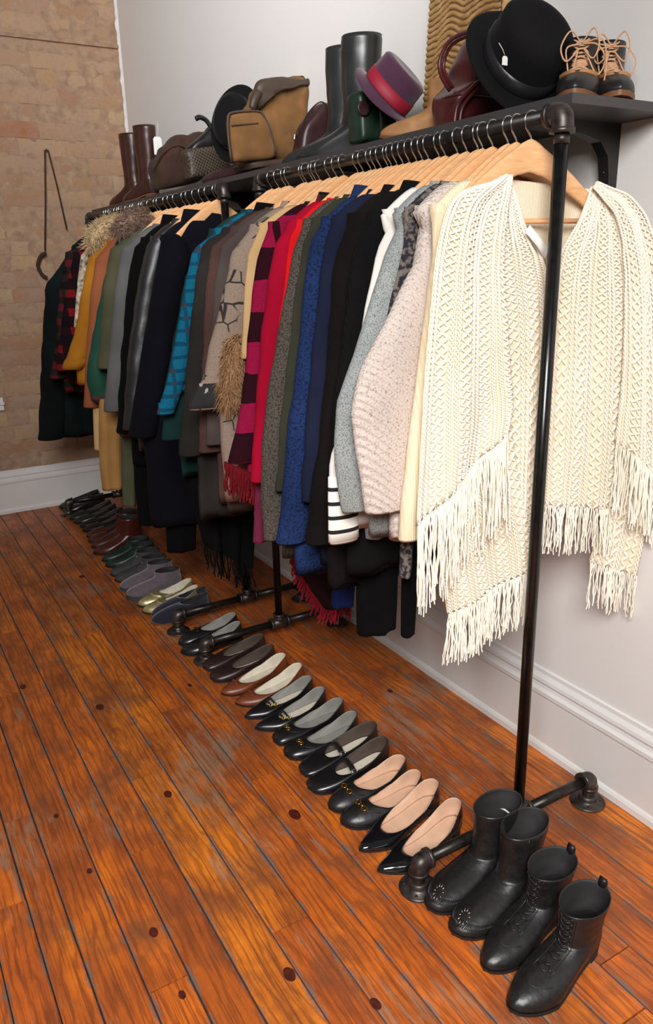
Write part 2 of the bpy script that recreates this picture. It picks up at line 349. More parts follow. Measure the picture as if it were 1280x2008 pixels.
# baseboards: moulded profile swept along the wall
def baseboard(name, prof, p0, p1, nrm):
    p0 = np.array(p0, float); p1 = np.array(p1, float); nrm = np.array(nrm, float)
    R = [[p + nrm * a + np.array([0, 0, b_]) for a, b_ in prof] for p in (p0, p1)]
    V, F = loft(R); tag(mo(name, V, F, K['trim'], smooth=False), kind='structure')
bp = [(.0, 0), (.026, 0), (.026, .018), (.022, .026), (.018, .03), (.018, .178), (.022, .184), (.022, .196), (.015, .204), (.013, .214), (.017, .222), (.015, .232), (.007, .244), (.006, .255), (0, .258)]
baseboard('baseboard_right', bp, (0, -1.6, 0), (0, 4.8, 0), (-1, 0, 0))
baseboard('baseboard_back', [(a, b_ * 1.0) for a, b_ in bp], (-.018, 4.8, 0), (-3.3, 4.8, 0), (0, -1, 0))
# lath strip let into the brickwork near the ceiling, and the rough edge strip of plaster in the corner
p0 = U(0, 64, y=4.79); p1 = U(232, 91, y=4.79)
tag(MB().box((p1[0] - 1.6, 4.782, p1[2] - .012), (-.01, 4.80, p1[2] + .006)).obj('trim_1', K['mortar'], smooth=False), kind='structure')
ps = MB(); zz = np.linspace(.26, 3.1, 120)
R = [[(.0, 4.80, z), (-.012 - .012 * N1(z * 22, 5), 4.80 - .002, z), (-.012 - .012 * N1(z * 22, 5), 4.787, z), (0, 4.775, z)] for z in zz]
ps.rings(R); tag(ps.obj('trim_2', K['wall'], smooth=False), kind='structure')
# switch plate at the left edge
p = U(-4, 790, y=4.79); t = thing('wall_socket', 'white wall socket plate low on the brick wall at the left edge', 'socket', (p[0], 4.786, p[2] - .05))
MB().box((p[0] - .045, 4.782, p[2] - .045), (p[0] + .028, 4.791, p[2] + .03)).obj('plate', K['trim'], t, smooth=False)
MB().box((p[0] - .01, 4.773, p[2] - .012), (p[0] + .032, 4.784, p[2] + .004)).obj('plug', K['trim'], t, smooth=False)

# ------------------------------------------------------------ pipe racks
RX, RZ, PR = -.34, 1.652, .0138
def band(c, ax, r, h):  # short collar
    return loft(lathe([(r * .88, -h / 2), (r, -h / 2), (r, h / 2), (r * .88, h / 2)], c, ax, 20))
def elbow(c, d1, d2, r=.0215, L=.03):
    c = np.array(c, float); d1 = np.array(d1, float); d2 = np.array(d2, float)
    pts = cr([c + d1 * L, c + d1 * L * .62, c + (d1 + d2) * .2 * L * .62, c + d2 * L * .62, c + d2 * L], 14)
    b = MB().tube(pts, [r * .95] * 1 + [r * .98] * 12 + [r * .95], 20)
    b.add(*band(c + d1 * L, d1, r * 1.12, .009)); b.add(*band(c + d2 * L, d2, r * 1.12, .009)); return b
def make_rack(y0, y1, label):
    t = thing('clothing_rack', label, 'clothes rack', (RX, (y0 + y1) / 2, 0))
    MB().tube([(RX, y0 + .02, RZ), (RX, y1 - .02, RZ)], PR, 20).obj('rail', K['iron_pipe'], t)
    for y, s in ((y0, 1), (y1, -1)):
        MB().tube([(RX, y, .09), (RX, y, RZ - .02)], PR, 20).obj('post', K['black_paint'], t)
        elbow((RX, y, RZ), (0, s, 0), (0, 0, -1)).obj('elbow', K['iron'], t)
        MB().tube([(RX, y, RZ - .052), (RX, y, RZ - .036)], PR * 1.08, 16).obj('threaded_end', K['gold'] if 0 else K['iron'], t)
        b = MB().tube([(RX - .034, y, .075), (RX + .034, y, .075)], .02, 18); b.tube([(RX, y, .075), (RX, y, .112)], .019, 18)
        for q in (-.034, .034): b.add(*band((RX + q, y, .075), (1, 0, 0), .0235, .009))
        b.add(*band((RX, y, .108), (0, 0, 1), .0225, .009)); b.obj('tee_fitting', K['iron'], t)
        for sx, xe in ((-1, -.648), (1, -.082)):
            MB().tube([(RX + sx * .03, y, .075), (xe, y, .075)], PR, 18).obj('foot_pipe', K['iron_pipe'], t)
            elbow((xe, y, .075), (-sx, 0, 0), (0, 0, -1), L=.026).obj('foot_elbow', K['iron'], t)
            b = MB().tube([(xe, y, .018), (xe, y, .05)], .0155, 18)
            b.rings(lathe([(.044, 0.0), (.046, .002), (.046, .005), (.043, .0075), (.026, .009), (.024, .016), (.0235, .024), (.02, .026)], (xe, y, 0), (0, 0, 1), 32)); fl = b.obj('floor_flange', K['iron'], t)
            for k in range(4):
                a = pi / 4 + k * pi / 2; MB().tube([(xe + .034 * math.cos(a), y + .034 * math.sin(a), .0072), (xe + .034 * math.cos(a), y + .034 * math.sin(a), .0092)], .0035, 10).obj('screw_hole', K['bracket'], fl)
    return t
make_rack(1.152, 2.44, 'near black iron pipe clothes rack in front of the white wall')
make_rack(2.725, 4.55, 'far black iron pipe clothes rack ending at the brick wall')

# ------------------------------------------------------------ shelf with brackets
SZ = 1.693
t = thing('wall_shelf', 'long black wall shelf above the clothes rails', 'shelf', (-.15, 2.9, 1.675))
MB().box((-.30, 1.17, SZ - .018), (0, 4.62, SZ)).obj('board', K['shelf'], t, smooth=False)
for yb in (1.315, 2.15, 3.2, 4.2):
    b = MB(); w_ = .028; y0_, y1_ = yb - w_ / 2, yb + w_ / 2; zt = SZ - .018
    prof = [(-.27, zt), (-.27, zt - .022), (-.12, zt - .026), (-.062, zt - .040), (-.036, zt - .068), (-.028, zt - .11), (-.026, zt - .23), (0, zt - .23), (0, zt)]
    b.rings([[(x, y0_, z) for x, z in prof], [(x, y1_, z) for x, z in prof]]); br = b.obj('bracket', K['bracket'], t, smooth=False)
    MB().tube([(-.031, yb, zt - .10), (-.027, yb, zt - .10)], .003, 10).obj('screw', K['iron'], br)

# ------------------------------------------------------------ hangers
def make_hanger(label, group=None):
    t = thing('clothes_hanger', label, 'hanger', (0, 0, 0), 0, group, local=True)
    r = PR + .0026; pts = [(r * math.cos(a), 0, r * math.sin(a)) for a in np.radians(np.linspace(-30, 205, 18))]
    pts += [(-.013, 0, -.014), (-.005, 0, -.024), (-.0005, 0, -.031), (0, 0, -.04), (0, 0, -.052)]
    MB().tube(cr(pts, 40), .0018, 7).obj('hook', K['steel'], t)
    R = []
    for x in np.linspace(-.185, .185, 37):
        q = abs(x) / .222; zc = -.064 - .145 * q ** 1.3; hh = (.018 * (1 - q) ** 1.1 + .011) * (1 if q < .80 else .75)
        if q < .12: hh += .002
        ty = .006 + .001 * q; yc = -.006 * q ** 2
        R.append([(x, yc + ty * math.copysign(abs(math.cos(a)) ** .75, math.cos(a)), zc + hh * math.copysign(abs(math.sin(a)) ** .8, math.sin(a))) for a in np.arange(14) * 2 * pi / 14])
    MB().rings(R).obj('wooden_arms', K['hanger'], t)
    MB().tube([(-.172, -.004, -.186), (.172, -.004, -.186)], .0052, 10).obj('bar', K['hanger'], t)
    return t
def dup(root, loc, rotz, label=None, group=None, cat=None):
    r = root.copy(); COL.objects.link(r); r.location = loc; r.rotation_euler = (0, 0, rotz)
    if label: r['label'] = label
    if group: r['group'] = group
    for ch in list(root.children):
        c = ch.copy(); COL.objects.link(c); c.parent = r
        for g in ch.children:
            d = g.copy(); COL.objects.link(d); d.parent = c
    return r
NPX = [1047, 1022, 1006, 991, 969, 945, 926, 917, 893, 878, 854, 840, 822, 811, 798, 786, 770, 762, 751, 746, 731, 724, 712, 705, 694, 687, 664, 659, 642, 633, 614, 606, 602, 588, 583, 555, 546, 535, 522, 511, 500]
near_y = [1.232] + [float(U(px, 215 - .2333 * (px - 1090) - 8, x=RX)[1]) - .035 for px in NPX[1:]]
near_y = [y for y in near_y if y < 2.405]
for i in range(1, len(near_y)): near_y[i] = max(near_y[i], near_y[i - 1] + .014)
far_y = [2.79 + .066 * i + .012 * math.sin(i * 2.3) for i in range(26)]
# ------------------------------------------------------------ garments hung on the rails
GY = []
def shoulder_z(d): return RZ - .037 - .145 * (abs(d) / .222) ** 1.25
def garment(label, cat, y, th, prof, m_, hem, body=None, mats=None, w=.055, collar=None, cmat=None, open_=0, name='sweater', neck=.124, cuff=None, cuffmat=None, seed=0, wav=1.0, sl=None, right=.22, hemmat=None, parts=True, swing=0.0):
    """th: half thickness; prof: photo points down the outer edge of the sleeve; sl: lower end (world z) of the sleeve"""
    E = np.array([U(px, py, y=y)[[0, 2]] for px, py in prof]); zsh = shoulder_z(.2); ash = min(.225, max(.205, RX - E[0, 0]))
    E = np.array([e for e in E if e[1] < zsh - .015]); E = np.vstack([[RX - ash, zsh], E]); zs = E[::-1, 1]; xs = E[::-1, 0]
    ex = lambda z: float(np.interp(z, zs, xs))
    root = thing(name, label, cat, (RX, y, RZ - .05)); GY.append((y, th))
    ztop = shoulder_z(neck); xsh = E[0, 0]
    wid = (lambda z: float(np.interp(z, [zs[0], zs[-1]], [w * .85, w]))) if not callable(w) else w
    def aL(z):
        if z > zsh - 1e-9:
            q = (ztop - z) / (ztop - zsh); return neck + (ash - neck) * max(q, 0) ** .8
        k = min(1, (zsh - z) / .12); k = k * k * (3 - 2 * k); return ash * (1 - k) + k * max(.15, (RX - ex(z)) - 1.25 * wid(z)) if body is None else max(.12, RX - float(np.interp(z, [b_[1] for b_ in body][::-1], [b_[0] for b_ in body][::-1])))
    def aR(z):
        if z > zsh: q = (ztop - z) / (ztop - zsh); return neck + (.225 - neck) * max(q, 0) ** .8
        k = min(1, (zsh - z) / .12); return .225 * (1 - k) + k * right
    zl = np.concatenate([np.linspace(ztop, zsh, 9), np.linspace(zsh, hem, 26)[1:]])
    R = []; n = 56
    for z in zl:
        q = min(1, max(0, (ztop - z) / .14)); b_ = max(th, .016) if q < .95 else th; down = min(1, max(0, (zsh - z) / .6)); r = []
        l, rr = aL(z), aR(z); cx = RX + (rr - l) / 2; a = (l + rr) / 2
        for t in np.arange(n) * 2 * pi / n:
            c, s = math.cos(t), math.sin(t); x = cx + a * math.copysign(abs(c) ** .8, c)
            rip = wav * (.30 * math.sin(x * 46 + seed * 3 + 1.5 * N1(seed, z * 3)) * down + .25 * N1(x * 12, z * 5, seed))
            r.append((x + .006 * N1(z * 7, seed) * (1 if c < 0 else 0), y + b_ * (math.copysign(abs(s) ** .55, s) + rip * .8) + swing * (RX - x), z + (.008 * N1(x * 9, seed, 4) if z == zl[-1] else 0)))
        R.append(r)
    low = [(RX + (p[0] - RX) * .9, p[1] * 1 + 0 * th, p[2] + .02) for p in R[-1]]
    MB().rings([[(RX + (p[0] - RX) * .8, y + (p[1] - y) * .6, p[2] - .02) for p in R[0]]] + R + [[(RX + (p[0] - RX) * .9, y + (p[1] - y) * .5, p[2] + .03) for p in R[-1]]], True, True).obj('body', mats or m_, root)
    # sleeves
    zc = E[-1, 1] if sl is None else sl
    for side in (-1, 1):
        zz = np.concatenate([np.linspace(zsh + .012, zsh - .06, 5), np.linspace(zsh - .06, zc, 26)[1:]]); R = []
        for i, z in enumerate(zz):
            xo = ex(min(z, zs[-1])); wd = wid(z)
            if i < 5: f = i / 4; wd = wd * (.35 + .65 * f ** .5); xo = max(xo, xsh) if i < 1 else xo
            xc = xo + wd
            if side > 0: xc = RX + min(.275, (RX - xo) - wd * .9 - .02)
            r = []
            for t in np.arange(22) * 2 * pi / 22:
                c, s = math.cos(t), math.sin(t); rp = wav * (.16 * N1(z * 16, seed + side, c * 1.2) + .13 * math.sin(z * 40 + 4 * c + seed) * (.4 + s * .3))
                r.append((xc + wd * c * (1 + .5 * rp), y - .25 * th + th * .95 * s * (1 + rp) * 1 + swing * (RX - xc), z))
            R.append(r)
        e = R[-1]; cc = np.mean(e, axis=0)
        R += [[tuple(cc + (np.array(p) - cc) * np.array([.96, .96, 1]) + np.array([0, 0, -.006])) for p in e], [tuple(cc + (np.array(p) - cc) * .8) for p in e], [tuple(cc + (np.array(p) - cc) * .75 + np.array([0, 0, .03])) for p in e]]
        so = MB().rings(R).obj('sleeve', m_, root)
        if cuff:
            k = [r for r, z in zip(R, zz) if z < zc + cuff]; k = [[tuple(np.mean(r, axis=0) + (np.array(p) - np.mean(r, axis=0)) * 1.06) for p in r] for r in k]
            MB().rings(k).obj('cuff', cuffmat or m_, so)
    if collar:
        collar *= .5
        R = []; h = collar
        for q in np.linspace(0, 1, 7):
            z = ztop - .02 + h * q; a = neck * (1.08 - .18 * q); r = []
            for t in np.arange(28) * 2 * pi / 28:
                c, s = math.cos(t), math.sin(t); r.append((RX + a * c, y + max(th, .018) * .9 * s * (1 - .2 * q) + .004 * N1(c * 2, s * 2, seed), z - .02 * (1 - s) * .5 * 0 + .012 * abs(c) * q))
            R.append(r)
        R += [[(RX + (p[0] - RX) * .85, y + (p[1] - y) * .7, p[2] - .004) for p in R[-1]], [(RX + (p[0] - RX) * .8, y + (p[1] - y) * .5, p[2] - .03) for p in R[-1]]]
        MB().rings(R).obj('collar', cmat or m_, root)
    return root
def sheet(name, mt, parent, yf, Le, Re, nu=30, nv=40, thick=.004, fold=(0, 10, 0), tagd=None):
    def edge(E_, v):
        E_ = np.array(E_, float); k = v * (len(E_) - 1); i = min(int(k), len(E_) - 2); return E_[i] + (E_[i + 1] - E_[i]) * (k - i)
    Lc = cr(Le, nv); Rc = cr(Re, nv)
    def S(u, v):
        i = v * (nv - 1); j = min(int(i), nv - 2); f = i - j
        a = Lc[j] + (Lc[j + 1] - Lc[j]) * f; b_ = Rc[j] + (Rc[j + 1] - Rc[j]) * f; p = a + (b_ - a) * u
        y = yf(p[0], p[1]) if callable(yf) else yf
        P = U(p[0], p[1], y=y); P[1] += fold[0] * math.sin(u * fold[1] + fold[2] + 1.2 * N1(v * 2, fold[2])) * (.25 + .75 * v); return P
    V, F, uv = grid(S, nu, nv); o = mo(name, V, F, mt, parent, uv=uv, solid=thick, offs=0)
    return o, S
def fringe_from(S, name, mt, parent, n, L, r=.0016, v=1.0, u0=0, u1=1, seg=9, jl=.15, droop=.004, down=(0, 0, -1), yo=0, lfun=None):
    P = np.zeros((n, seg, 3))
    for i in range(n):
        u = u0 + (u1 - u0) * (i + .5) / n; p0_ = S(min(max(u, 0), 1), v); l = (lfun(u) if lfun else L) * (1 + random.uniform(-jl, jl)); a, b_ = random.uniform(-.1, .1), random.uniform(-.08, .08); ph = random.uniform(0, 6)
        for k in range(seg):
            q = k / (seg - 1); P[i, k] = p0_ + np.array([a * l * q + droop * math.sin(q * 5 + ph) * q, yo + b_ * l * q + droop * math.cos(q * 4 + ph) * q + random.uniform(-.002, .002), -l * q])
    V, F = tubes(P, r, 4); return mo(name, V, F, mt, parent)
KC = {}
def C(n, *a, **k):
    if n not in KC: KC[n] = cloth(n, *a, **k)
    return KC[n]
cream = C('cream_crochet_yarn', rgb(244, 237, 223), c2=rgb(236, 228, 210), sc_=500, bs=.3, sheen=.05)
cream2 = C('plain_cream_knit', rgb(240, 222, 190), c2=rgb(226, 205, 172), rib=60, bs=.5, sheen=.1)
pinkbeige = C('pink_beige_flecked_wool', rgb(212, 198, 188), c2=rgb(198, 184, 174), speck=rgb(140, 130, 126), thr=(.54, .74), sc_=230, bs=.8, bd=.0022, rib=34, diag=True)
greymel = C('light_grey_melange_wool', rgb(166, 170, 168), speck=rgb(92, 98, 100), thr=(.45, .68), sc_=420, bs=.6, bd=.002)
greypat = C('grey_brown_mottled_wool', rgb(120, 110, 104), speck=rgb(40, 40, 46), thr=(.42, .55), sc_=90, bs=.8)
black = C('soft_black_knit', rgb(17, 15, 16), c2=rgb(11, 10, 11), sc_=420, bs=.8, rib=80, sheen=.04)
blackwarm = C('brown_black_boucle', rgb(24, 18, 19), c2=rgb(15, 11, 12), sc_=380, bs=1, bd=.003, sheen=.05)
blackflat = C('flat_black_cloth', rgb(6, 5, 6), c2=rgb(3, 3, 4), sc_=500, bs=.3, sheen=.0)
navy = C('navy_wool', rgb(30, 35, 58), c2=rgb(20, 25, 44), sc_=420, bs=.7, sheen=.1)
navyb = C('navy_blue_cotton', rgb(32, 50, 88), c2=rgb(24, 38, 68), sc_=420, bs=.5, sheen=.1)
blue = C('royal_blue_boucle', rgb(34, 54, 100), c2=rgb(26, 42, 82), speck=rgb(20, 30, 56), thr=(.48, .66), sc_=170, bs=1, bd=.004)
olivd = C('dark_olive_cloth', rgb(58, 58, 46), c2=rgb(44, 44, 36), bs=.5)
greywool = C('dark_grey_brown_melange', rgb(92, 84, 76), speck=rgb(50, 46, 42), thr=(.45, .62), sc_=260, bs=.7)
redb = C('bright_red_knit', rgb(222, 26, 30), c2=rgb(200, 18, 24), bs=.5)
crim = C('crimson_wool', rgb(168, 8, 44), c2=rgb(146, 4, 36), bs=.4, big=4)
tan = C('pale_camel_cloth', rgb(204, 170, 122), c2=rgb(188, 152, 106), bs=.3)
brown = C('cocoa_brown_corduroy', rgb(92, 66, 60), c2=rgb(72, 50, 46), rib=120, bs=.6)
brown2 = C('taupe_brown_cloth', rgb(84, 74, 70), c2=rgb(66, 56, 54), bs=.5)
char = C('charcoal_brown_drape', rgb(48, 45, 43), c2=rgb(34, 32, 31), bs=.4)
dgreen = C('dark_green_cloth', rgb(20, 58, 52), c2=rgb(16, 44, 42), bs=.4)
green = C('bottle_green_nylon', rgb(38, 82, 66), c2=rgb(28, 64, 52), bs=.2, rough=.7)
olive = C('faded_olive_cotton', rgb(86, 86, 64), c2=rgb(68, 70, 52), bs=.4)
greyf = C('grey_flannel', rgb(104, 102, 102), c2=rgb(86, 85, 86), bs=.5)
navyd = C('midnight_wool_coat', rgb(12, 12, 22), c2=rgb(8, 8, 15), bs=.3)
orange = C('faded_terracotta_denim', rgb(158, 94, 62), c2=rgb(138, 78, 50), bs=.4)
mustard = C('mustard_corduroy', rgb(184, 124, 36), c2=rgb(156, 98, 26), rib=120, bs=.5)
white = C('white_cotton', rgb(232, 228, 220), c2=rgb(214, 208, 200), bs=.2)
camel = C('camel_trousers_cloth', rgb(170, 128, 78), c2=rgb(148, 108, 62), bs=.3)
leather = simple('dark_worn_leather', rgb(44, 42, 44), .38, 0, 9, .25, .25, .003, bscale=40)
stripes = mat('black_and_white_striped_jersey'); _m, _nt, _b = stripes
_c = bands(_nt, coords(_nt), 2, 1 / .034, [(0, rgb(238, 234, 226)), (.72, rgb(24, 22, 24))], phase=.3); _nt.links.new(_c, _b.inputs['Base Color']); _b.inputs['Roughness'].default_value = .9; stripes = _m
plaidteal = plaid('teal_blue_plaid_flannel', rgb(22, 104, 134), rgb(16, 78, 106), rgb(70, 62, 76), 26, 18, .7, .8)
plaidmag = plaid('magenta_black_buffalo_plaid', rgb(150, 20, 64), rgb(46, 12, 24), rgb(40, 14, 22), 6.2, 5.0, .5, .92)
plaidred = plaid('dark_red_plaid_flannel', rgb(118, 24, 30), rgb(36, 14, 18), rgb(20, 14, 20), 12, 12, .4, .45)
plaiddark = plaid('burgundy_grey_plaid_wool', rgb(96, 30, 36), rgb(40, 32, 32), rgb(24, 18, 20), 15, 14, .5, .5)
def kim_mat():
    m_, nt, b = mat('taupe_motif_cotton'); v = coords(nt); vo = nd(nt, 'ShaderNodeTexVoronoi', feature='DISTANCE_TO_EDGE', distance='MANHATTAN'); vo.inputs['Scale'].default_value = 20; nt.links.new(v, vo.inputs['Vector'])
    a = ramp(nt, vo.outputs[0], [(.03, (1, 1, 1)), (.05, (0, 0, 0))]).outputs[0]; g = ramp(nt, noi(nt, v, 11, 1), [(.5, (0, 0, 0)), (.54, (1, 1, 1))]).outputs[0]
    k = mixc(nt, 1.0, a, g, 'MULTIPLY'); f = ramp(nt, noi(nt, v, 420, 2), [(.3, rgb(122, 104, 90)), (.7, rgb(158, 138, 122))]).outputs[0]
    nt.links.new(mixc(nt, k, f, rgb(44, 38, 38)), b.inputs['Base Color']); b.inputs['Roughness'].default_value = .95; return m_
kim = kim_mat()
leop = simple('black_speckled_cream_fur_print', rgb(222, 206, 180), .9, 0, 48, 0, c2=rgb(36, 30, 28))
cuffdk = C('charcoal_motif_cuff', rgb(58, 56, 58), c2=rgb(44, 42, 44), speck=rgb(170, 164, 156), thr=(.64, .66), sc_=34, bs=.4)

# near rail, from the shawl back to the middle post
garment('plain cream cardigan hanging right behind the crochet shawl', 'cardigan', 1.285, .020, [(868, 420), (846, 500), (828, 640), (800, 860), (786, 980), (780, 1056)], cream2, .86, w=.030, name='cardigan', seed=1, wav=.5, right=.2)
garment('pinkish beige flecked chunky sweater with a bulging sleeve', 'sweater', 1.335, .030, [(832, 470), (802, 530), (762, 610), (706, 715), (684, 800), (694, 890), (712, 1002)], pinkbeige, .80, w=lambda z: .062 + .05 * math.exp(-((z - 1.08) / .2) ** 2), collar=None, seed=2, body=[(-.52, 1.5), (-.60, 1.1), (-.60, .8)], wav=.35)
garment('mottled grey and brown sweater glimpsed behind the flecked beige one', 'sweater', 1.372, .012, [(812, 430), (790, 480), (772, 560), (752, 640)], greypat, 1.0, collar=.03, seed=3, name='sweater')
g4 = garment('light grey melange wool sweater beside the flecked beige sweater', 'sweater', 1.405, .026, [(778, 445), (752, 500), (724, 590), (692, 690), (658, 790), (651, 860), (656, 930), (666, 1000)], greymel, .79, collar=.035, w=lambda z: .055 + .02 * math.exp(-((z - 1.0) / .2) ** 2), seed=4, wav=.4)
a_ = U(834, 398, y=1.372); MB().box(tuple(a_ - [.014, .002, .010]), tuple(a_ + [.014, .002, .010])).obj('teal_neck_tape', simple('teal_tape', rgb(20, 130, 120), .7), g4)
a_ = U(862, 379, y=1.39); MB().box(tuple(a_ - [.016, .003, .007]), tuple(a_ + [.016, .003, .007])).obj('blue_neck_tape', simple('blue_tape', rgb(24, 74, 180), .7), g4)
garment('white sweater with black stripes above its hem', 'sweater', 1.452, .016, [(762, 440), (738, 490), (716, 590), (700, 700), (668, 830), (645, 900), (643, 974)], white, .80, seed=5, wav=.4, w=.045, sl=.78, cuff=.16, cuffmat=stripes)
garment('soft black cardigan with a high collar behind the white striped sweater', 'cardigan', 1.50, .027, [(722, 432), (694, 480), (682, 540), (672, 650), (650, 800), (640, 960)], black, .66, collar=.055, name='cardigan', seed=6)
garment('brown black boucle coat next to the navy clothes', 'coat', 1.575, .036, [(684, 440), (662, 480), (650, 540), (640, 700), (624, 860), (606, 980), (598, 1062)], blackwarm, .60, collar=.05, name='coat', seed=7)
garment('dark navy wool jacket beside the brown black boucle coat', 'jacket', 1.64, .025, [(652, 440), (634, 475), (626, 540), (612, 680), (596, 850), (588, 980)], navy, .64, collar=.04, name='jacket', seed=8)
garment('royal blue boucle coat with a raised collar', 'coat', 1.70, .032, [(634, 432), (606, 475), (594, 560), (582, 700), (562, 840), (554, 950), (540, 1062)], blue, .60, collar=.07, cmat=navyb, name='coat', seed=9, wav=.6)
garment('dark olive shirt squeezed between the blue coat and the grey brown coat', 'shirt', 1.748, .014, [(614, 430), (594, 475), (580, 560), (566, 680), (548, 830), (540, 960)], olivd, .66, collar=.035, name='shirt', seed=10)
garment('grey brown melange wool coat between the blue coat and the red ones', 'coat', 1.79, .024, [(594, 447), (574, 490), (560, 560), (542, 660), (520, 790), (510, 900), (510, 980), (516, 1056)], greywool, .62, collar=.03, name='coat', seed=11, wav=.5)
garment('bright red knit top, a thin strip next to the crimson coat', 'sweater', 1.828, .012, [(590, 425), (568, 465), (556, 560), (545, 640)], redb, .85, collar=.03, seed=12)
garment('crimson wool coat between the red knit and the buffalo plaid wrap', 'coat', 1.87, .026, [(562, 442), (538, 478), (526, 540), (512, 640), (502, 760), (490, 942)], crim, .72, collar=.065, cmat=plaiddark, name='coat', seed=13, wav=.5)
g = garment('magenta and black buffalo plaid wrap with a red fringe', 'wrap', 1.945, .026, [(526, 450), (504, 500), (492, 580), (482, 690), (470, 800), (446, 905)], plaidmag, .78, collar=.03, cmat=plaiddark, name='plaid_wrap', seed=14, wav=.6)
redf = C('dark_red_fringe_yarn', rgb(138, 26, 38), c2=rgb(100, 16, 26), bs=.2)
def Sf(u, v): p = U(440 + 66 * u, 905 + 28 * u, y=1.93); return p
fringe_from(Sf, 'fringe', redf, g, 46, .085, r=.0028, droop=.008)
garment('pale camel jacket peeking out beside the plaid wrap', 'jacket', 2.005, .018, [(508, 450), (484, 500), (477, 580), (472, 700)], tan, .95, collar=.02, name='jacket', seed=15, wav=.4)
g = garment('taupe motif kimono jacket with wide dark cuffs', 'kimono', 2.075, .032, [(490, 446), (452, 496), (436, 570), (418, 640), (396, 740), (368, 800)], kim, .72, collar=.05, name='kimono', seed=16, w=lambda z: .075, cuff=.075, cuffmat=cuffdk)
garment('taupe brown coat behind the motif kimono', 'coat', 2.135, .020, [(462, 436), (434, 480), (420, 550), (410, 700), (402, 870)], brown2, .66, collar=.03, name='coat', seed=17)
garment('cocoa brown corduroy coat next to the kimono', 'coat', 2.18, .026, [(446, 436), (414, 484), (402, 560), (396, 700), (388, 884)], brown, .68, collar=.03, name='coat', seed=18)
garment('charcoal draped cardigan with a pointed lapel', 'cardigan', 2.24, .028, [(424, 434), (396, 476), (380, 560), (366, 700), (348, 892)], char, .62, collar=.065, name='cardigan', seed=19, cmat=blackflat)
garment('teal blue plaid flannel shirt', 'shirt', 2.30, .020, [(402, 432), (376, 490), (362, 560), (344, 660), (326, 750), (306, 810)], plaidteal, 1.02, collar=.035, name='shirt', seed=20, w=.034, wav=.3)
garment('dark green jacket nearest the middle posts', 'jacket', 2.345, .022, [(398, 420), (370, 466), (362, 540), (340, 660), (322, 760), (316, 860)], dgreen, .74, collar=.04, name='jacket', seed=21)
# far rail
garment('midnight navy coat with a broad pointed collar, first on the far rail', 'coat', 2.835, .068, [(352, 438), (318, 474), (300, 550), (278, 680), (262, 780), (250, 852)], navyd, .42, collar=.10, name='coat', seed=30, wav=.35, w=.06)
garment('worn dark leather jacket on the far rail', 'jacket', 2.955, .042, [(318, 440), (286, 482), (268, 560), (250, 690), (240, 840)], leather, .70, collar=.05, name='jacket', seed=31)
garment('black coat between the leather jacket and the grey one', 'coat', 3.06, .050, [(296, 438), (262, 484), (248, 560), (236, 700), (228, 846)], blackflat, .62, collar=.09, name='coat', seed=32)
garment('grey flannel jacket on the far rail', 'jacket', 3.18, .040, [(272, 444), (238, 484), (224, 570), (212, 700), (202, 804)], greyf, .72, collar=.035, name='jacket', seed=33, wav=.4)
garment('faded olive field jacket next to the grey flannel jacket', 'jacket', 3.30, .048, [(250, 448), (216, 484), (202, 560), (196, 640), (190, 720)], olive, .80, collar=.03, name='jacket', seed=34)
garment('bottle green bomber jacket with a brown waistband', 'jacket', 3.40, .040, [(232, 470), (204, 540), (188, 620), (172, 700), (168, 750), (180, 785)], green, .74, name='bomber_jacket', seed=35, w=.062, cuff=.03, cuffmat=brown)
garment('terracotta denim jacket beside the mustard one', 'jacket', 3.52, .045, [(218, 474), (186, 508), (176, 580), (168, 690), (163, 796)], orange, .72, collar=.03, name='jacket', seed=36, wav=.4)
garment('mustard corduroy jacket with a turned cuff', 'jacket', 3.64, .048, [(204, 470), (172, 506), (158, 580), (144, 660), (121, 722)], mustard, .88, name='jacket', seed=37, w=.06, cuff=.04)
garment('white top with black speckles beside the mustard jacket', 'shirt', 3.745, .026, [(186, 470), (158, 500), (150, 560), (144, 640)], leop, 1.0, name='shirt', seed=38, wav=.3)
garment('dark red plaid flannel shirt on the far rail', 'shirt', 3.85, .045, [(176, 468), (142, 500), (128, 570), (116, 660), (108, 724)], plaidred, .86, collar=.04, name='shirt', seed=39)
garment('burgundy and grey plaid coat near the brick wall', 'coat', 3.98, .045, [(160, 462), (128, 494), (116, 570), (106, 680), (98, 740)], plaiddark, .80, collar=.04, name='coat', seed=40)
garment('long dark green and black coat hung last against the brick wall', 'coat', 4.15, .06, [(140, 452), (102, 490), (88, 560), (80, 700), (74, 860)], C('black_green_coat_wool', rgb(16, 26, 26), c2=rgb(10, 12, 14), bs=.4), .55, collar=.06, cmat=dgreen, name='coat', seed=41, w=.075)

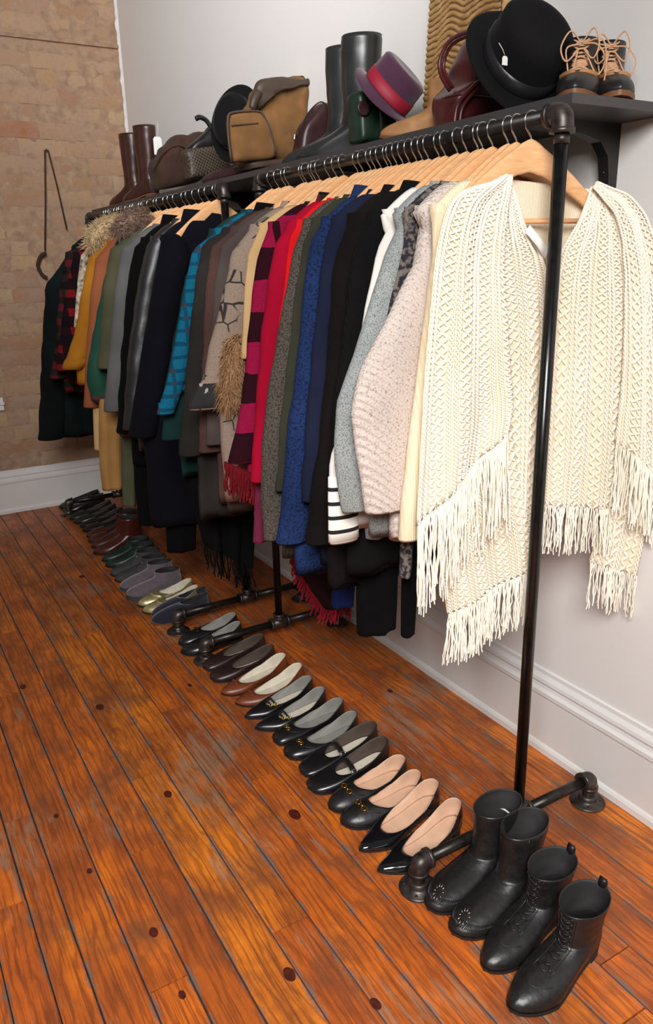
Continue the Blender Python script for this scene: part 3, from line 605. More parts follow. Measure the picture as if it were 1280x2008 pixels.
# ------------------------------------------------------------ the cream crochet shawl at the front
SH = thing('fringed_shawl', 'cream openwork crochet shawl with long fringes, hanging in front of all other clothes', 'shawl', (RX, 1.22, 1.6))
def yS(px, py=0):
    return 1.212 + .022 * min(1, max(0, (1060 - px) / 230)) - .115 * max(0, (px - 1095) / 200) ** 1.15
def yarn(S, name, nv_len, width, parent, dy=-.004, pitch=.0094, r=.0023, lam=.0158):
    nu, nv = 60, 80; G = np.array([[S(u, v) for u in np.linspace(0, 1, nu)] for v in np.linspace(0, 1, nv)])
    nc = max(4, int(width / pitch)); M = int(nv_len / lam * 6); Ps = []
    vv = np.linspace(0, nv - 1.001, M); j = vv.astype(int); f = (vv - j)[:, None]; ph = vv / (nv - 1) * nv_len / lam * 2 * pi
    for c in range(nc):
        uu = (c + .5) / nc * (nu - 1); i = int(uu); g = uu - i
        a = G[:, i] * (1 - g) + G[:, min(i + 1, nu - 1)] * g; P = a[j] * (1 - f) + a[j + 1] * f
        d = (G[:, min(i + 1, nu - 1)] - G[:, i]); d = d / (np.linalg.norm(d, axis=1)[:, None] + 1e-9); d = d[j]; n = np.cross(d, np.gradient(P, axis=0)); n /= np.linalg.norm(n, axis=1)[:, None] + 1e-9
        if n[:, 1].mean() > 0: n = -n
        loc = np.linalg.norm(G[:, -1] - G[:, 0], axis=1)[j][:, None] / nc / pitch; loc = np.clip(loc, .3, 1.5)
        k = c % 4; jit = .0006 * np.sin(ph * .21 + c * 1.7)[:, None]
        if k < 2:
            for s in (0, pi): Ps.append(P + d * (.0023 * loc * np.sin(ph + s)[:, None] + jit) + n * (-dy * 0 + .0035 + .0016 * np.cos(ph + s)[:, None]))
        else:
            s = pi * (k == 3)
            Ps.append(P + d * (.0040 * loc * np.sin(ph + s)[:, None] + jit) + n * (.003 + .0012 * np.cos(ph * 2)[:, None]))
            Ps.append(P + d * (.0022 * loc * np.sin(ph + s + .4)[:, None] + jit) + n * (.0005 + .001 * np.sin(ph * 2)[:, None]))
    V, F = tubes(np.array(Ps), r, 5); return mo(name, V, F, cream, parent)
backing = C('shade_toned_back_layer', rgb(238, 224, 196), c2=rgb(228, 212, 182), bs=.5, rib=90)  # deeper cream than the yarn: warm shade inside the holes put into the colour
def panel(Le, Re, length, width, nf, fl, fold=(.008, 12, 0), yo=0, name='crochet_panel', net=True):
    o, S = sheet(name, backing, SH, lambda px, py: yS(px) + yo, Le, Re, 34, 44, .002, fold)
    if net: yarn(S, 'crochet_yarn', length, width, o)
    if nf: fringe_from(S, 'fringe', cream, o, nf, fl, r=.0017, jl=.12, droop=.005, yo=-.003, seg=11)
    return S
panel([(1160, 368), (1134, 435), (1094, 505), (1078, 600), (1072, 750), (1066, 900), (1060, 990)], [(1172, 360), (1208, 430), (1226, 520), (1232, 620), (1228, 750), (1222, 880), (1212, 998)], .62, .16, 74, .108, (.006, 14, 1))
panel([(1164, 364), (1212, 430), (1226, 520), (1226, 640), (1220, 760), (1210, 868)], [(1170, 356), (1238, 388), (1276, 450), (1302, 560), (1312, 700), (1320, 860), (1322, 960)], .55, .13, 64, .15, (.008, 9, 2), -.012)
panel([(1212, 820), (1206, 900), (1190, 1000), (1158, 1100)], [(1290, 820), (1284, 900), (1268, 1010), (1244, 1128)], .28, .09, 44, .11, (.006, 9, 2), .006)
panel([(990, 350), (968, 420), (962, 520), (972, 650), (984, 800), (990, 950), (992, 1070)], [(1000, 345), (1032, 450), (1064, 505), (1078, 600), (1068, 800), (1054, 1000), (1044, 1080)], .72, .095, 22, .05, (.004, 8, 1), .004)
panel([(988, 349), (896, 382), (862, 470), (845, 600), (830, 760), (824, 900), (820, 1035)], [(1000, 344), (990, 430), (984, 520), (990, 620), (996, 720), (1000, 790), (990, 846)], .66, .15, 140, .195, (.010, 11, .5), -.014)
panel([(850, 940), (856, 1040), (866, 1130), (880, 1206)], [(1000, 830), (1016, 940), (1034, 1040), (1040, 1112)], .27, .155, 120, .125, (.007, 10, 2), .0)
o, S = sheet('back_panel', backing, SH, lambda px, py: yS(px) + .036, [(1000, 352), (930, 400), (880, 520), (862, 700), (850, 980)], [(1168, 372), (1200, 430), (1214, 560), (1214, 760), (1205, 985)], 40, 44, .003, (.004, 9, 0))
fringe_from(S, 'back_fringe', cream, o, 90, .10, r=.0017, droop=.005)
a_ = U(1034, 448, y=1.203); b_ = U(1072, 500, y=1.203)
MB().add(*ribbon([a_, (a_ + b_) / 2 + np.array([0, -.004, 0]), b_], (.8, 0, .6), .018, .0008)).obj('fabric_label', K['tagpaper'], SH)

# hangers inside the clothes
def snap(ys, lo, hi):
    g = [q for q in GY if lo < q[0] < hi]; out = []
    for y in ys:
        c, th = min(g, key=lambda q: abs(q[0] - y) - q[1]); k = max(0, th - .008); y = min(max(y, c - k), c + k)
        if not out or y - out[-1] > .0125: out.append(y)
    return out
near_y = [near_y[0]] + snap(near_y[1:], 1.26, 2.6); far_y = snap(far_y, 2.7, 4.6)
h0 = make_hanger('front pale wooden hanger carrying the cream crochet shawl'); h0.location = (RX, near_y[0], RZ); h0.rotation_euler = (0, 0, -.16)
for y in near_y[1:]:
    h = dup(h0, (RX, y, RZ), random.uniform(-.02, .02), 'pale wooden hanger on the near rail behind the crochet shawl hanger', 'wooden hangers on the near rail')
    h.rotation_euler.y = random.uniform(-.02, .02)
for y in far_y: dup(h0, (RX, y, RZ), random.uniform(-.03, .03), 'pale wooden hanger on the far rail toward the brick wall', 'wooden hangers on the far rail')


# ------------------------------------------------------------ shoes (local space: heel at x=0, toe at +x, z up)
LTH = simple('black_polished_leather', (.012, .011, .012), .28, 0, 60, .2, .12, .0006, spec=.6)
LTHM = simple('black_soft_leather', (.015, .0135, .014), .38, 0, 90, .25, .45, .003, spec=.5, bscale=38)
PAT = simple('black_patent_leather', (.006, .006, .007), .05, 0, 0, coat=.6, spec=.8)
DBR = simple('dark_brown_leather', rgb(52, 34, 32), .35, 0, 60, .2, .15, .0006)
TBR = simple('tan_brown_leather', rgb(122, 62, 36), .38, 0, 40, .15, .15, .0006)
GLD = simple('crackled_gold_leather', rgb(206, 190, 142), .36, .7, 60, .12, .5, .0015, bscale=90)
SUE = simple('grey_mauve_suede', rgb(104, 90, 98), .95, 0, 40, .12, .3, .0008, sheen=.4)
GRYL = simple('dark_grey_felt', rgb(66, 64, 66), .8, 0, 50, .2, .3, .001)
GRNL = simple('dark_green_leather', rgb(22, 46, 38), .4, 0, 50, .2, .2, .0008)
NVY = simple('navy_plush', rgb(28, 24, 48), .95, 0, 120, .3, .8, .003, sheen=.3)
RBR = simple('oxblood_leather', rgb(76, 30, 22), .3, 0, 50, .2, .2, .0008)
DKB = simple('black_brown_leather', rgb(26, 20, 20), .25, 0, 50, .2, .2, .0008)
NUDE = simple('nude_leather_lining', rgb(214, 174, 146), .6, 0, 30, .08)
CRM = simple('cream_leather_lining', rgb(214, 204, 184), .6, 0, 30, .08)
GRL = simple('grey_leather_lining', rgb(138, 136, 130), .5, 0, 30, .1)
BRL = simple('brown_lining', rgb(76, 62, 54), .6, 0, 30, .1)  # plain dark brown lining, faintly mottled
BKL = simple('black_lining', (.02, .018, .018), .7, 0, 30, .1)
SOLE = simple('dark_rubber_sole', rgb(34, 28, 26), .6, 0, 50, .1)
SOLET = simple('tan_stacked_sole', rgb(120, 76, 44), .5, 0, 80, .15)
SOLEG = simple('blue_grey_rubber_sole', rgb(56, 62, 68), .6, 0, 50, .1)
NA = 44; TH = np.arange(NA) * 2 * pi / NA
TOE = {'round': [1, .95, .80, .60, .36], 'point': [.96, .80, .55, .36, .19], 'square': [1, .97, .88, .76, .56], 'almond': [.98, .88, .68, .48, .27]}
def half_width(s, toe):
    ks = [0, .02, .06, .12, .25, .4, .55, .7, .8, .88, .94, .98, 1.0]
    a = TOE[toe]; vs = [0, .30, .50, .62, .68, .70, .84, 1.0] + a[1:] + [0]
    vs = [0, .30, .50, .62, .68, .70, .84, 1.0, a[1], a[2], a[3], a[4], 0]
    return np.interp(s, ks, vs)
def shoe(name, label, L=.245, W=.082, toe='round', heel=.02, side=1, throat=.42, hb=.058, hs=.036, ht=.034, m_=None, lin_=None, ins=None, shaft=None, sole_m=None, sole=.005, heelw=.23, heeltop=.85, open_w=.30, bulge=.008, platform=0, group=None, cat='shoe', solid=.0016, toeh=.030):
    m_ = m_ or LTH; lin_ = lin_ or NUDE; sole_m = sole_m or SOLE
    t = thing(name, label, cat, (0, 0, 0), 0, group, local=True)
    s = (1 - np.cos(TH)) / 2; sg = np.sign(np.sin(TH)); sg[0] = 1
    def cx(s_): return side * .006 * np.sin(pi * np.clip(s_, 0, 1)) - side * .004 * s_
    def lift(x): q = np.clip(1 - (x / L) / .66, 0, 1); return (heel) * (3 * q ** 2 - 2 * q ** 3) ** .85 + .006 * np.clip((x / L - .82) / .18, 0, 1) ** 2 + platform
    hw = half_width(s, toe) * W / 2
    Sx = s * L; Sy = sg * hw + cx(s); Sz = lift(Sx) + sole
    S = np.stack([Sx, Sy, Sz], 1)
    sole_r = S * [1, 1, 1]; ctr = np.stack([Sx, cx(s), Sz], 1); out = S - ctr; nn = np.linalg.norm(out, axis=1)[:, None]; outn = np.where(nn > 1e-6, out / (nn + 1e-9), [[-1, 0, 0]])
    outn[0] = [-1, 0, 0]; outn[NA // 2] = [1, 0, 0]
    def ladder(R, zoff=0, bow=0):
        h = NA // 2; V = [tuple(p) for p in R]; F = []
        for i in range(1, h): F.append((i, (NA - i) % NA, NA - i - 1 if i < h - 1 else h, i + 1) if i < h - 1 else (i, NA - i, h))
        F.append((0, 1 % NA, NA - 1)[::-1]); return V, F
    b = MB(); top = S + outn * .002; top[:, 2] += .001; bot = S + outn * .0015; bot[:, 2] -= sole
    V, F = loft([bot, top], False, False); b.add(V, F); V, F = ladder(bot); b.add(V, F); V, F = ladder(top); b.add(V, [f[::-1] for f in F]); b.obj('sole', sole_m, t)
    if heel > .006:
        n = 24; a = np.linspace(0, 2 * pi, n, endpoint=False); xh = heelw * L
        rr = []
        for q, sc_ in ((0, 1.0), (.35, (1 + heeltop) / 2 * .985), (1, heeltop)):
            ring = []
            for k in a:
                sx = (1 - math.cos(k)) / 2 * xh; hwid = float(half_width(sx / L, toe)) * W / 2
                if sx > xh * .72: hwid *= 1
                y_ = math.copysign(hwid if (1 - math.cos(k)) / 2 < .97 else hwid * .6, math.sin(k)) if abs(math.sin(k)) > 1e-6 else 0
                zt = lift(sx) ; z = zt * (1 - q) + platform * q * 0
                ring.append((xh * .42 + (sx - xh * .42) * sc_ - .004 * q, y_ * sc_ + cx(sx / L), z))
            rr.append(ring)
        MB().rings(rr).obj('heel', sole_m, t)
    if shaft is None:
        xt = L * (1 - throat) if throat > .5 else L * (1 - throat); x0, x1 = .004, xt
        rx = (x1 - x0) / 2; Tx = (x0 + x1) / 2 - rx * np.cos(TH); st = (1 - np.cos(TH)) / 2
        Ty = np.sign(np.sin(TH)) * np.abs(np.sin(TH)) ** .75 * W * open_w * (1 + .15 * np.sin(pi * st)) + cx(st * xt / L)
        Tz = lift(Tx) + sole + np.interp(st, [0, .12, .4, .75, 1], [hb, hb * .93, hs, hs * .9, ht])
    else:
        xa, rx, ry, za = shaft[0]; Tx = xa - rx * np.cos(TH); Ty = ry * np.sin(TH) + cx(.3); Tz = za + 0 * TH + (rx * .25) * np.cos(TH) * -1 * -.3
    T = np.stack([Tx, Ty, Tz], 1)
    q = (1 - np.cos(TH)) / 2; dz = (T[:, 2] - S[:, 2])[:, None]
    C1 = S + outn * bulge * (1 - .5 * q)[:, None] + np.array([0, 0, 1.]) * np.minimum(dz * .55, .001 + (toeh * 1.1)) ; D = (S - T); D[:, 2] = 0
    k_ = np.where(q > .55, .42, .10)[:, None]
    C2 = T + D * k_; C2[:, 2] -= (dz[:, 0] * np.where(q > .55, .12, .30))
    if shaft is not None:
        C2 = T + D * np.where(q > .5, .16, .05)[:, None]; C2[:, 2] -= dz[:, 0] * np.where(q > .5, .42, .35)
    R = []
    for v in np.linspace(0, 1, 13): R.append((1 - v) ** 3 * S + 3 * (1 - v) ** 2 * v * C1 + 3 * (1 - v) * v * v * C2 + v ** 3 * T)
    if shaft is not None:
        for (xa, rx, ry, za) in shaft[1:]:
            x_ = xa - rx * np.cos(TH); y_ = ry * np.sin(TH) + cx(.3); z_ = za + 0 * TH
            R.append(np.stack([x_, y_, z_], 1))
        # smooth the shaft rings
        RR = np.array(R); tail = np.array([cr(RR[11:, i], (len(RR) - 11) * 3) for i in range(NA)]).transpose(1, 0, 2); R = list(RR[:11]) + list(tail)
        for j in range(11, len(R)):
            for i in range(NA): R[j][i] = R[j][i] + np.array([.0022 * N1(R[j][i][2] * 55, TH[i], side), .0018 * N1(R[j][i][2] * 60, TH[i] + 7, side), 0])
    V, F = loft(R, False, False); F = [f[::-1] for f in F]; up = mo('upper', V, F, m_, t, solid=solid, linmat=lin_, offs=-1)
    I = ctr + (S - ctr) * .94; I[:, 0] = .004 + I[:, 0] * .97; I[:, 2] = lift(I[:, 0]) + sole + .0022; V, F = ladder(I); mo('insole', V, [f[::-1] for f in F], ins or lin_, t, smooth=True)
    def sp(th, v, off=.0015):
        """point on the upper: th angle (pi = toe side), v row 0..1(+)"""
        RR = np.array(R); j = min(v * 12, len(R) - 1.001) if shaft is None or v <= 1 else min(12 + (v - 1) * (len(R) - 13), len(R) - 1.001)
        i = int(j); f = j - i; a = (th % (2 * pi)) / (2 * pi) * NA; k = int(a); g = a - k
        g_ = lambda r: r[k % NA] * (1 - g) + r[(k + 1) % NA] * g
        p = g_(RR[i]) * (1 - f) + g_(RR[i + 1]) * f; c = RR[i].mean(axis=0); o_ = p - c; o_[2] = .012 if v <= .9 else 0; return p + o_ / np.linalg.norm(o_) * off
    t['_'] = 1; del t['_']
    return t, up, sp, dict(lift=lift, T=T, S=S, R=R, L=L, W=W)
def place(t, xt, yt, deg, z=0):
    """put the toe tip at (xt, yt), pointing along angle deg (180 = towards -x)"""
    L = SL[t.name]; a = math.radians(deg); t.location = (xt - L * math.cos(a), yt - L * math.sin(a), z); t.rotation_euler = (0, 0, a)
SL = {}
def pair(name, labels, toes, deg, build, z=0, group=None, cat='shoe', **k):
    for i, (lb, (x, y)) in enumerate(zip(labels, toes)):
        t, up, sp, d = shoe(name, lb, side=(1 if i == 0 else -1), cat=cat, **k); SL[t.name] = d['L']
        if build: build(t, up, sp, d, (1 if i == 0 else -1))
        dg = deg[i] if isinstance(deg, (list, tuple)) else deg
        place(t, x, y, dg, z)
def lab(desc, a='nearer', b='farther'): return [desc.replace('#', a), desc.replace('#', b)]
def ringtube(c, e1, e2, a, b_, r, n=20): return tube([np.asarray(c) + a * math.cos(q) * e1 + b_ * math.sin(q) * e2 for q in np.linspace(0, 2 * pi, n)], r, 6)
# near -> far, pointing away from the wall
def laces(t, up, sp, v0, v1, n, w, r, m_, name='lace'):
    b = MB()
    for i in range(n):
        a = v0 + (v1 - v0) * i / (n - 1); c = v0 + (v1 - v0) * (i + 1) / (n - 1)
        for s in (-1, 1):
            b.tube(cr([sp(pi + s * w, a, .002), sp(pi + s * w * .5, a * .6 + c * .4, .0045), sp(pi, (a + c) / 2, .005 + .0015 * s), sp(pi - s * w * .5, a * .4 + c * .6, .0045), sp(pi - s * w, c, .002)], 9), r, 5)
        b.tube([sp(pi - w, a, .002), sp(pi, a, .004), sp(pi + w, a, .002)], r, 5)
    b.obj(name, m_, up)
def b_lace(t, up, sp, d, side):
    laces(t, up, sp, .62, 1.8, 8, .34, .0014, LTHM)
    # facing edges, pull tab, toe seam
    for s in (-1, 1): MB().tube([sp(pi + s * .46, v, .001) for v in np.linspace(.55, 1.95, 14)], .0011, 5).obj('facing_seam', LTHM, up)
    MB().tube([sp(pi + a, .42 + .0 * abs(a), .0008) for a in np.linspace(-.75, .75, 16)], .0009, 5).obj('toe_seam', LTHM, up)
    c = sp(0, 1.98, 0); MB().add(*ribbon([c + [0.003, 0, -.02], c + [.002, 0, .008], c + [-.002, 0, .016], c + [-.005, 0, .006], c + [-.004, 0, -.02]], (0, 1, 0), .017, .0018)).obj('pull_tab', LTHM, t)
pair('lace_up_ankle_boot', ['black lace-up ankle boot nearest the camera at the end of the floor row', 'black lace-up ankle boot, second from the near end, beside the nearest one'], [(-.690, .800), (-.672, .905)], [188, 186], b_lace, cat='boot', L=.272, W=.094, toe='almond', heel=.026, m_=LTHM, lin_=BKL, shaft=[(.064, .058, .037, .082), (.060, .058, .039, .105), (.057, .060, .042, .128), (.055, .063, .045, .150)], sole=.006, heeltop=.92, toeh=.036, bulge=.010)
def b_moc(t, up, sp, d, side):
    for k in range(10):
        a = k / 10 * 2 * pi; c = sp(pi, .36, .002); u = sp(pi + .12, .36, .002) - c; v = sp(pi, .46, .002) - c; u /= np.linalg.norm(u); v /= np.linalg.norm(v)
        p = c + (u * math.cos(a) + v * math.sin(a)) * .010; q = c + (u * math.cos(a) + v * math.sin(a)) * .019; MB().tube([p, (p + q) / 2, q], [.0007, .0014, .0006], 6).obj('stud', K['silver'], up)
    b = MB()
    for a in np.linspace(-1.15, 1.15, 46): b.tube([sp(pi + a, .17, .001), sp(pi + a, .235, .0022), sp(pi + a, .29, .001)], .0013, 5)
    b.obj('moccasin_stitching', LTHM, up)
    MB().tube([sp(.9 * side + pi * .5 * 0 + 1.2, v, .001) for v in np.linspace(1.2, 1.95, 8)], .0012, 5).obj('side_slit_edge', LTHM, up)
    if side < 0: c = sp(pi * .5, 1.9, -.012); MB().add(*ribbon([c + [-.01, 0, -.02], c + [.0, -.004, 0], c + [.012, -.008, .012]], (0, .8, .5), .014, .0006)).obj('paper_label', K['tagpaper'], t)
pair('moccasin_ankle_boot', ['black moccasin ankle boot with a star of studs on the toe, beside the lace-up boots', 'black moccasin ankle boot with a studded star, beside the floor flange'], [(-.668, 1.000), (-.672, 1.090)], [187, 183], b_moc, cat='boot', L=.262, W=.092, toe='round', heel=.010, m_=LTHM, lin_=BKL, shaft=[(.062, .056, .038, .080), (.056, .054, .040, .11), (.050, .058, .043, .145), (.046, .064, .045, .172), (.044, .066, .044, .188)], sole=.006, heeltop=.96, toeh=.028, bulge=.012)
pair('patent_pump', lab('glossy black patent pointed pump with nude lining, # of its pair'), [(-.702, 1.236), (-.702, 1.325)], [181, 181], None, L=.252, W=.080, toe='point', heel=.045, throat=.30, m_=PAT, lin_=NUDE, heelw=.16, heeltop=.6, hs=.026, ht=.024, toeh=.024, open_w=.42)
def gold_bit(scale=1.0):
    def f(t, up, sp, d, side):
        p = [sp(pi + a, .80, .004) for a in np.linspace(-.5, .5, 5) * scale]; e1 = (p[-1] - p[0]); e1 /= np.linalg.norm(e1); e2 = np.array([1., 0, -.25]); e2 /= np.linalg.norm(e2)
        W_ = np.linalg.norm(p[-1] - p[0])
        for k in (-1, 1): MB().add(*ringtube(p[2] + e1 * k * W_ * .26 + [0, 0, .002], e1, e2, W_ * .15, .0065, .0015)).obj('gold_ring', K['gold'], up)
        MB().tube([p[2] - e1 * W_ * .14 + [0, 0, .003], p[2] + e1 * W_ * .14 + [0, 0, .003]], .0018, 6).obj('gold_bar', K['gold'], up)
        MB().tube([sp(pi + a, .74 - .25 * abs(a) * 0, .0008) for a in np.linspace(-.95, .95, 14)], .0011, 5).obj('apron_seam', d.get('m', LTHM), up)
    return f
pair('loafer', lab('black round-toe loafer with gold chain links and nude lining, # of its pair'), [(-.690, 1.422), (-.686, 1.497)], [178, 178], gold_bit(1.3), L=.248, W=.084, toe='round', heel=.018, throat=.34, m_=LTHM, lin_=NUDE, hs=.029, ht=.042, toeh=.030, open_w=.39)
def strapf(ths, m_=LTH, w=.009, buckle=True, rise=.006, bm=None):
    def f(t, up, sp, d, side):
        for th in ths:
            a = sp(th, .97, .002); c = sp(-th, .97, .002); mid = (a + c) / 2 + np.array([.0, 0, rise]); pts = cr([a + [0, 0, -.012], a, (a + mid) / 2 + [0, 0, rise * .5], mid, (c + mid) / 2 + [0, 0, rise * .5], c, c + [0, 0, -.012]], 18)
            sb = MB().add(*ribbon(pts, (1, 0, 0), w, .0018)).obj('strap', m_, t)
            if buckle:
                q = a if side < 0 or True else c; MB().add(*ringtube(q + [0, 0.0, .003], np.array([1, 0, 0.]), np.array([0, -.5, .8]), w * .62, .006, .001)).obj('buckle', bm or K['silver'], sb)
    return f
pair('mary_jane_shoe', lab('black square-toe shoe with a strap across the instep, # of its pair'), [(-.692, 1.592), (-.676, 1.672)], [176, 176], strapf([2.10], w=.016, rise=.010), L=.255, W=.084, toe='square', heel=.030, throat=.33, m_=LTH, lin_=BRL, ins=CRM, hb=.056, hs=.038, ht=.028, open_w=.40)
pair('buckled_loafer', lab('black slim loafer with a small gold ornament and grey lining, # of its pair'), [(-.676, 1.762), (-.672, 1.848)], [176, 176], gold_bit(.55), L=.245, W=.078, toe='square', heel=.020, throat=.30, m_=LTH, lin_=GRL, hs=.029, ht=.034, open_w=.42)
pair('double_strap_shoe', lab('black pointed shoe with two narrow buckled straps and pale grey lining, # of its pair'), [(-.690, 1.932), (-.690, 2.015)], [177, 177], strapf([2.30, 2.58], w=.006, rise=.004, bm=K['gold']), L=.248, W=.078, toe='point', heel=.022, throat=.31, m_=LTH, lin_=GRL, ins=CRM, hs=.029, ht=.026, open_w=.41)
def b_bow(m_):
    def f(t, up, sp, d, side):
        c = sp(pi, .92, .003); b = MB()
        for k in (-1, 1): b.tube(cr([c, c + [.004, k * .008, .005], c + [.006, k * .016, .002], c + [-.002, k * .014, 0], c], 12), .0028, 6)
        b.tube([c + [-.003, 0, .003], c + [.005, 0, .003]], .0036, 8); b.obj('bow', m_, up)
    return f
pair('brown_pump', lab('tan brown leather pump with a small bow and white lining, # of its pair'), [(-.682, 2.098), (-.696, 2.190)], [178, 178], b_bow(TBR), L=.250, W=.080, toe='almond', heel=.026, throat=.27, m_=TBR, lin_=CRM, hs=.029, ht=.028, open_w=.42)
pair('dark_brown_flat_shoe', lab('dark brown square-toe flat shoe with cream insole, # of its pair'), [(-.688, 2.295), (-.680, 2.388)], [178, 178], None, L=.248, W=.080, toe='square', heel=.014, throat=.32, m_=DBR, lin_=BRL, ins=CRM, hs=.040, ht=.030, open_w=.39)
pair('black_bow_loafer', lab('black bow loafer with beige insole beside the middle pipe feet, # one'), [(-.708, 2.535), (-.690, 2.615)], [176, 176], b_bow(LTHM), L=.245, W=.082, toe='round', heel=.018, throat=.38, m_=LTH, lin_=GRL, ins=NUDE, hs=.038, ht=.042, open_w=.39)
pair('plush_slipper_boot', lab('navy plush slip-on shoe behind the far rack foot, # one'), [(-.718, 2.845), (-.700, 2.905)], [178, 178], None, L=.25, W=.080, toe='round', heel=.008, throat=.50, m_=NVY, lin_=BKL, sole_m=SOLET, hb=.075, hs=.062, ht=.062, open_w=.32, toeh=.036)
pair('gold_loafer', lab('crackled gold leather loafer, # of its pair'), [(-.716, 2.965), (-.712, 3.048)], [176, 176], lambda t, up, sp, d, side: MB().add(*ribbon([sp(pi + a, .80, .003) for a in np.linspace(-1.0, 1.0, 11)], (1, 0, -.2), .014, .002)).obj('saddle_strap', GLD, up), L=.25, W=.084, toe='almond', heel=.016, throat=.38, m_=GLD, lin_=CRM, sole_m=SOLE, hs=.036, ht=.046, open_w=.38)
pair('suede_clog_boot', lab('grey mauve suede ankle shoe with a blue grey sole, # of its pair'), [(-.728, 3.150), (-.724, 3.258)], [176, 176], None, L=.25, W=.088, toe='round', heel=.020, m_=SUE, lin_=BKL, sole_m=SOLEG, sole=.016, shaft=[(.062, .058, .038, .085), (.060, .057, .038, .095), (.060, .057, .038, .105)], toeh=.040, bulge=.010)
pair('grey_lace_shoe', lab('dark grey felt lace shoe with a pale eyelet, # of its pair'), [(-.715, 3.375), (-.712, 3.462)], [176, 176], lambda t, up, sp, d, side: (laces(t, up, sp, .7, 1.3, 3, .3, .0012, GRYL), MB().add(*ringtube(sp(pi - .3, 1.5, .004), np.array([0, 1., 0]), np.array([.4, 0, .9]), .009, .009, .002)).obj('eyelet', K['silver'], up))[0], L=.25, W=.084, toe='round', heel=.014, m_=GRYL, lin_=BKL, shaft=[(.062, .058, .036, .078), (.060, .056, .036, .095)], toeh=.034)
pair('green_lace_shoe', lab('dark green leather lace shoe, # of its pair'), [(-.702, 3.575), (-.696, 3.665)], [177, 177], lambda t, up, sp, d, side: laces(t, up, sp, .7, 1.3, 3, .3, .0012, GRNL), L=.25, W=.082, toe='almond', heel=.014, m_=GRNL, lin_=BKL, shaft=[(.062, .058, .036, .075), (.060, .056, .036, .09)], toeh=.032)
pair('oxblood_boot', lab('oxblood leather ankle boot toward the far end of the floor row, # of its pair'), [(-.705, 3.785), (-.690, 3.885)], [178, 178], None, cat='boot', L=.26, W=.086, toe='almond', heel=.02, m_=RBR, lin_=BKL, shaft=[(.062, .058, .038, .09), (.058, .056, .040, .13), (.058, .058, .042, .17)], toeh=.034)
pair('oxblood_shoe', lab('oxblood leather low shoe, # of its pair'), [(-.680, 3.985), (-.668, 4.072)], [178, 178], None, L=.25, W=.082, toe='round', heel=.02, throat=.4, m_=RBR, lin_=BKL, hs=.04, ht=.04)
pair('black_brown_shoe', lab('glossy black brown shoe near the far end of the row, # of its pair'), [(-.662, 4.172), (-.655, 4.258)], [178, 178], None, L=.25, W=.082, toe='almond', heel=.02, throat=.36, m_=DKB, lin_=BRL, hs=.04, ht=.04)
pair('black_far_shoe', lab('black leather shoe second from the brick wall end, # of its pair'), [(-.668, 4.352), (-.672, 4.44)], [178, 178], None, L=.25, W=.082, toe='round', heel=.02, throat=.36, m_=LTH, lin_=BRL, hs=.04, ht=.04)
pair('black_end_shoe', lab('black round-toe shoe at the brick wall end of the row, # of its pair'), [(-.668, 4.605), (-.672, 4.70)], [178, 178], None, L=.25, W=.084, toe='round', heel=.02, throat=.38, m_=LTH, lin_=BKL, hs=.045, ht=.04)

# ------------------------------------------------------------ things lying on the shelf
def inflated(name, outline, y, depth, m_, parent=None, p=.35, n=48, k=13, sag=0, zmin=SZ + .001, wr=.0, seed=0, solidr=None, **kw):
    O = np.array([U(a, b_, y=y) for a, b_ in outline]); O = np.vstack([O, O[:1]])
    Q = cr(O, n + 1)[:-1]; Q[:, 2] = np.maximum(Q[:, 2], zmin); c = Q.mean(axis=0); R = []
    for f in np.linspace(-pi / 2, pi / 2, k):
        sc_ = max(.02, math.cos(f)) ** p; r = []
        for q in Q:
            v = c + (q - c) * sc_; v = v + np.array([0, depth / 2 * math.sin(f), 0]); v += wr * np.array([N1(v[0] * 22, v[2] * 22, seed), N1(v[0] * 18, v[2] * 18, seed + 5) * 1.5, N1(v[0] * 22, v[2] * 22, seed + 9)]) ; v[2] = max(v[2], zmin); v[0] = min(v[0], -.004); r.append(v)
        R.append(r)
    return MB().rings(R).obj(name, m_, parent, **kw)
def pt(px, py, y): return U(px, py, y=y)
def ptube(pts, y, r, n=24): return tube(cr([pt(a, b_, y[i] if np.ndim(y) else y) for i, (a, b_) in enumerate(pts)], n), r, 8)
def price_tag(label, a, b_, y, size=.022, tall=1.6):
    t = thing('price_tag', label, 'price tag', tuple(pt(*b_, y)))
    p, q = pt(*a, y), pt(*b_, y); MB().tube([p, (p + q) / 2 + [.001, -.001, 0], q], .0007, 5).obj('string', K['tagpaper'], t)
    h = size * tall; x, z = q[0], q[2]; w_ = size / 2
    MB().rings([[(x - w_ * .6, y + o_, z), (x + w_ * .6, y + o_, z), (x + w_, y + o_, z - w_ * .5), (x + w_, y + o_, z - h), (x - w_, y + o_, z - h), (x - w_, y + o_, z - w_ * .5)] for o_ in (-.0005, .0005)]).obj('card', K['tagpaper'], t, smooth=False)
    return t
FELTB = simple('black_felt', (.006, .0055, .006), .95, 0, 300, .2, .2, .0005, sheen=.03, spec=.15)
SATIN = simple('black_satin_ribbon', (.016, .015, .017), .28, 0, 200, .1, .1, .0004)
PURP = simple('purple_felt', rgb(72, 30, 58), .9, 0, 260, .15, .3, .0006, sheen=.3)
REDR = simple('crimson_ribbon', rgb(150, 18, 44), .6, 0, 200, .1, .1, .0004)
BURG = simple('burgundy_leather', rgb(92, 34, 32), .36, 0, 12, .2, .2, .0015, bscale=70, c2=rgb(62, 20, 22))
BURGD = simple('dark_burgundy_leather', rgb(62, 34, 36), .4, 0, 20, .2, .2, .001, bscale=70)
CANV = simple('tan_canvas', rgb(128, 88, 46), .9, 0, 14, .1, .4, .001, bscale=400, c2=rgb(102, 70, 36))
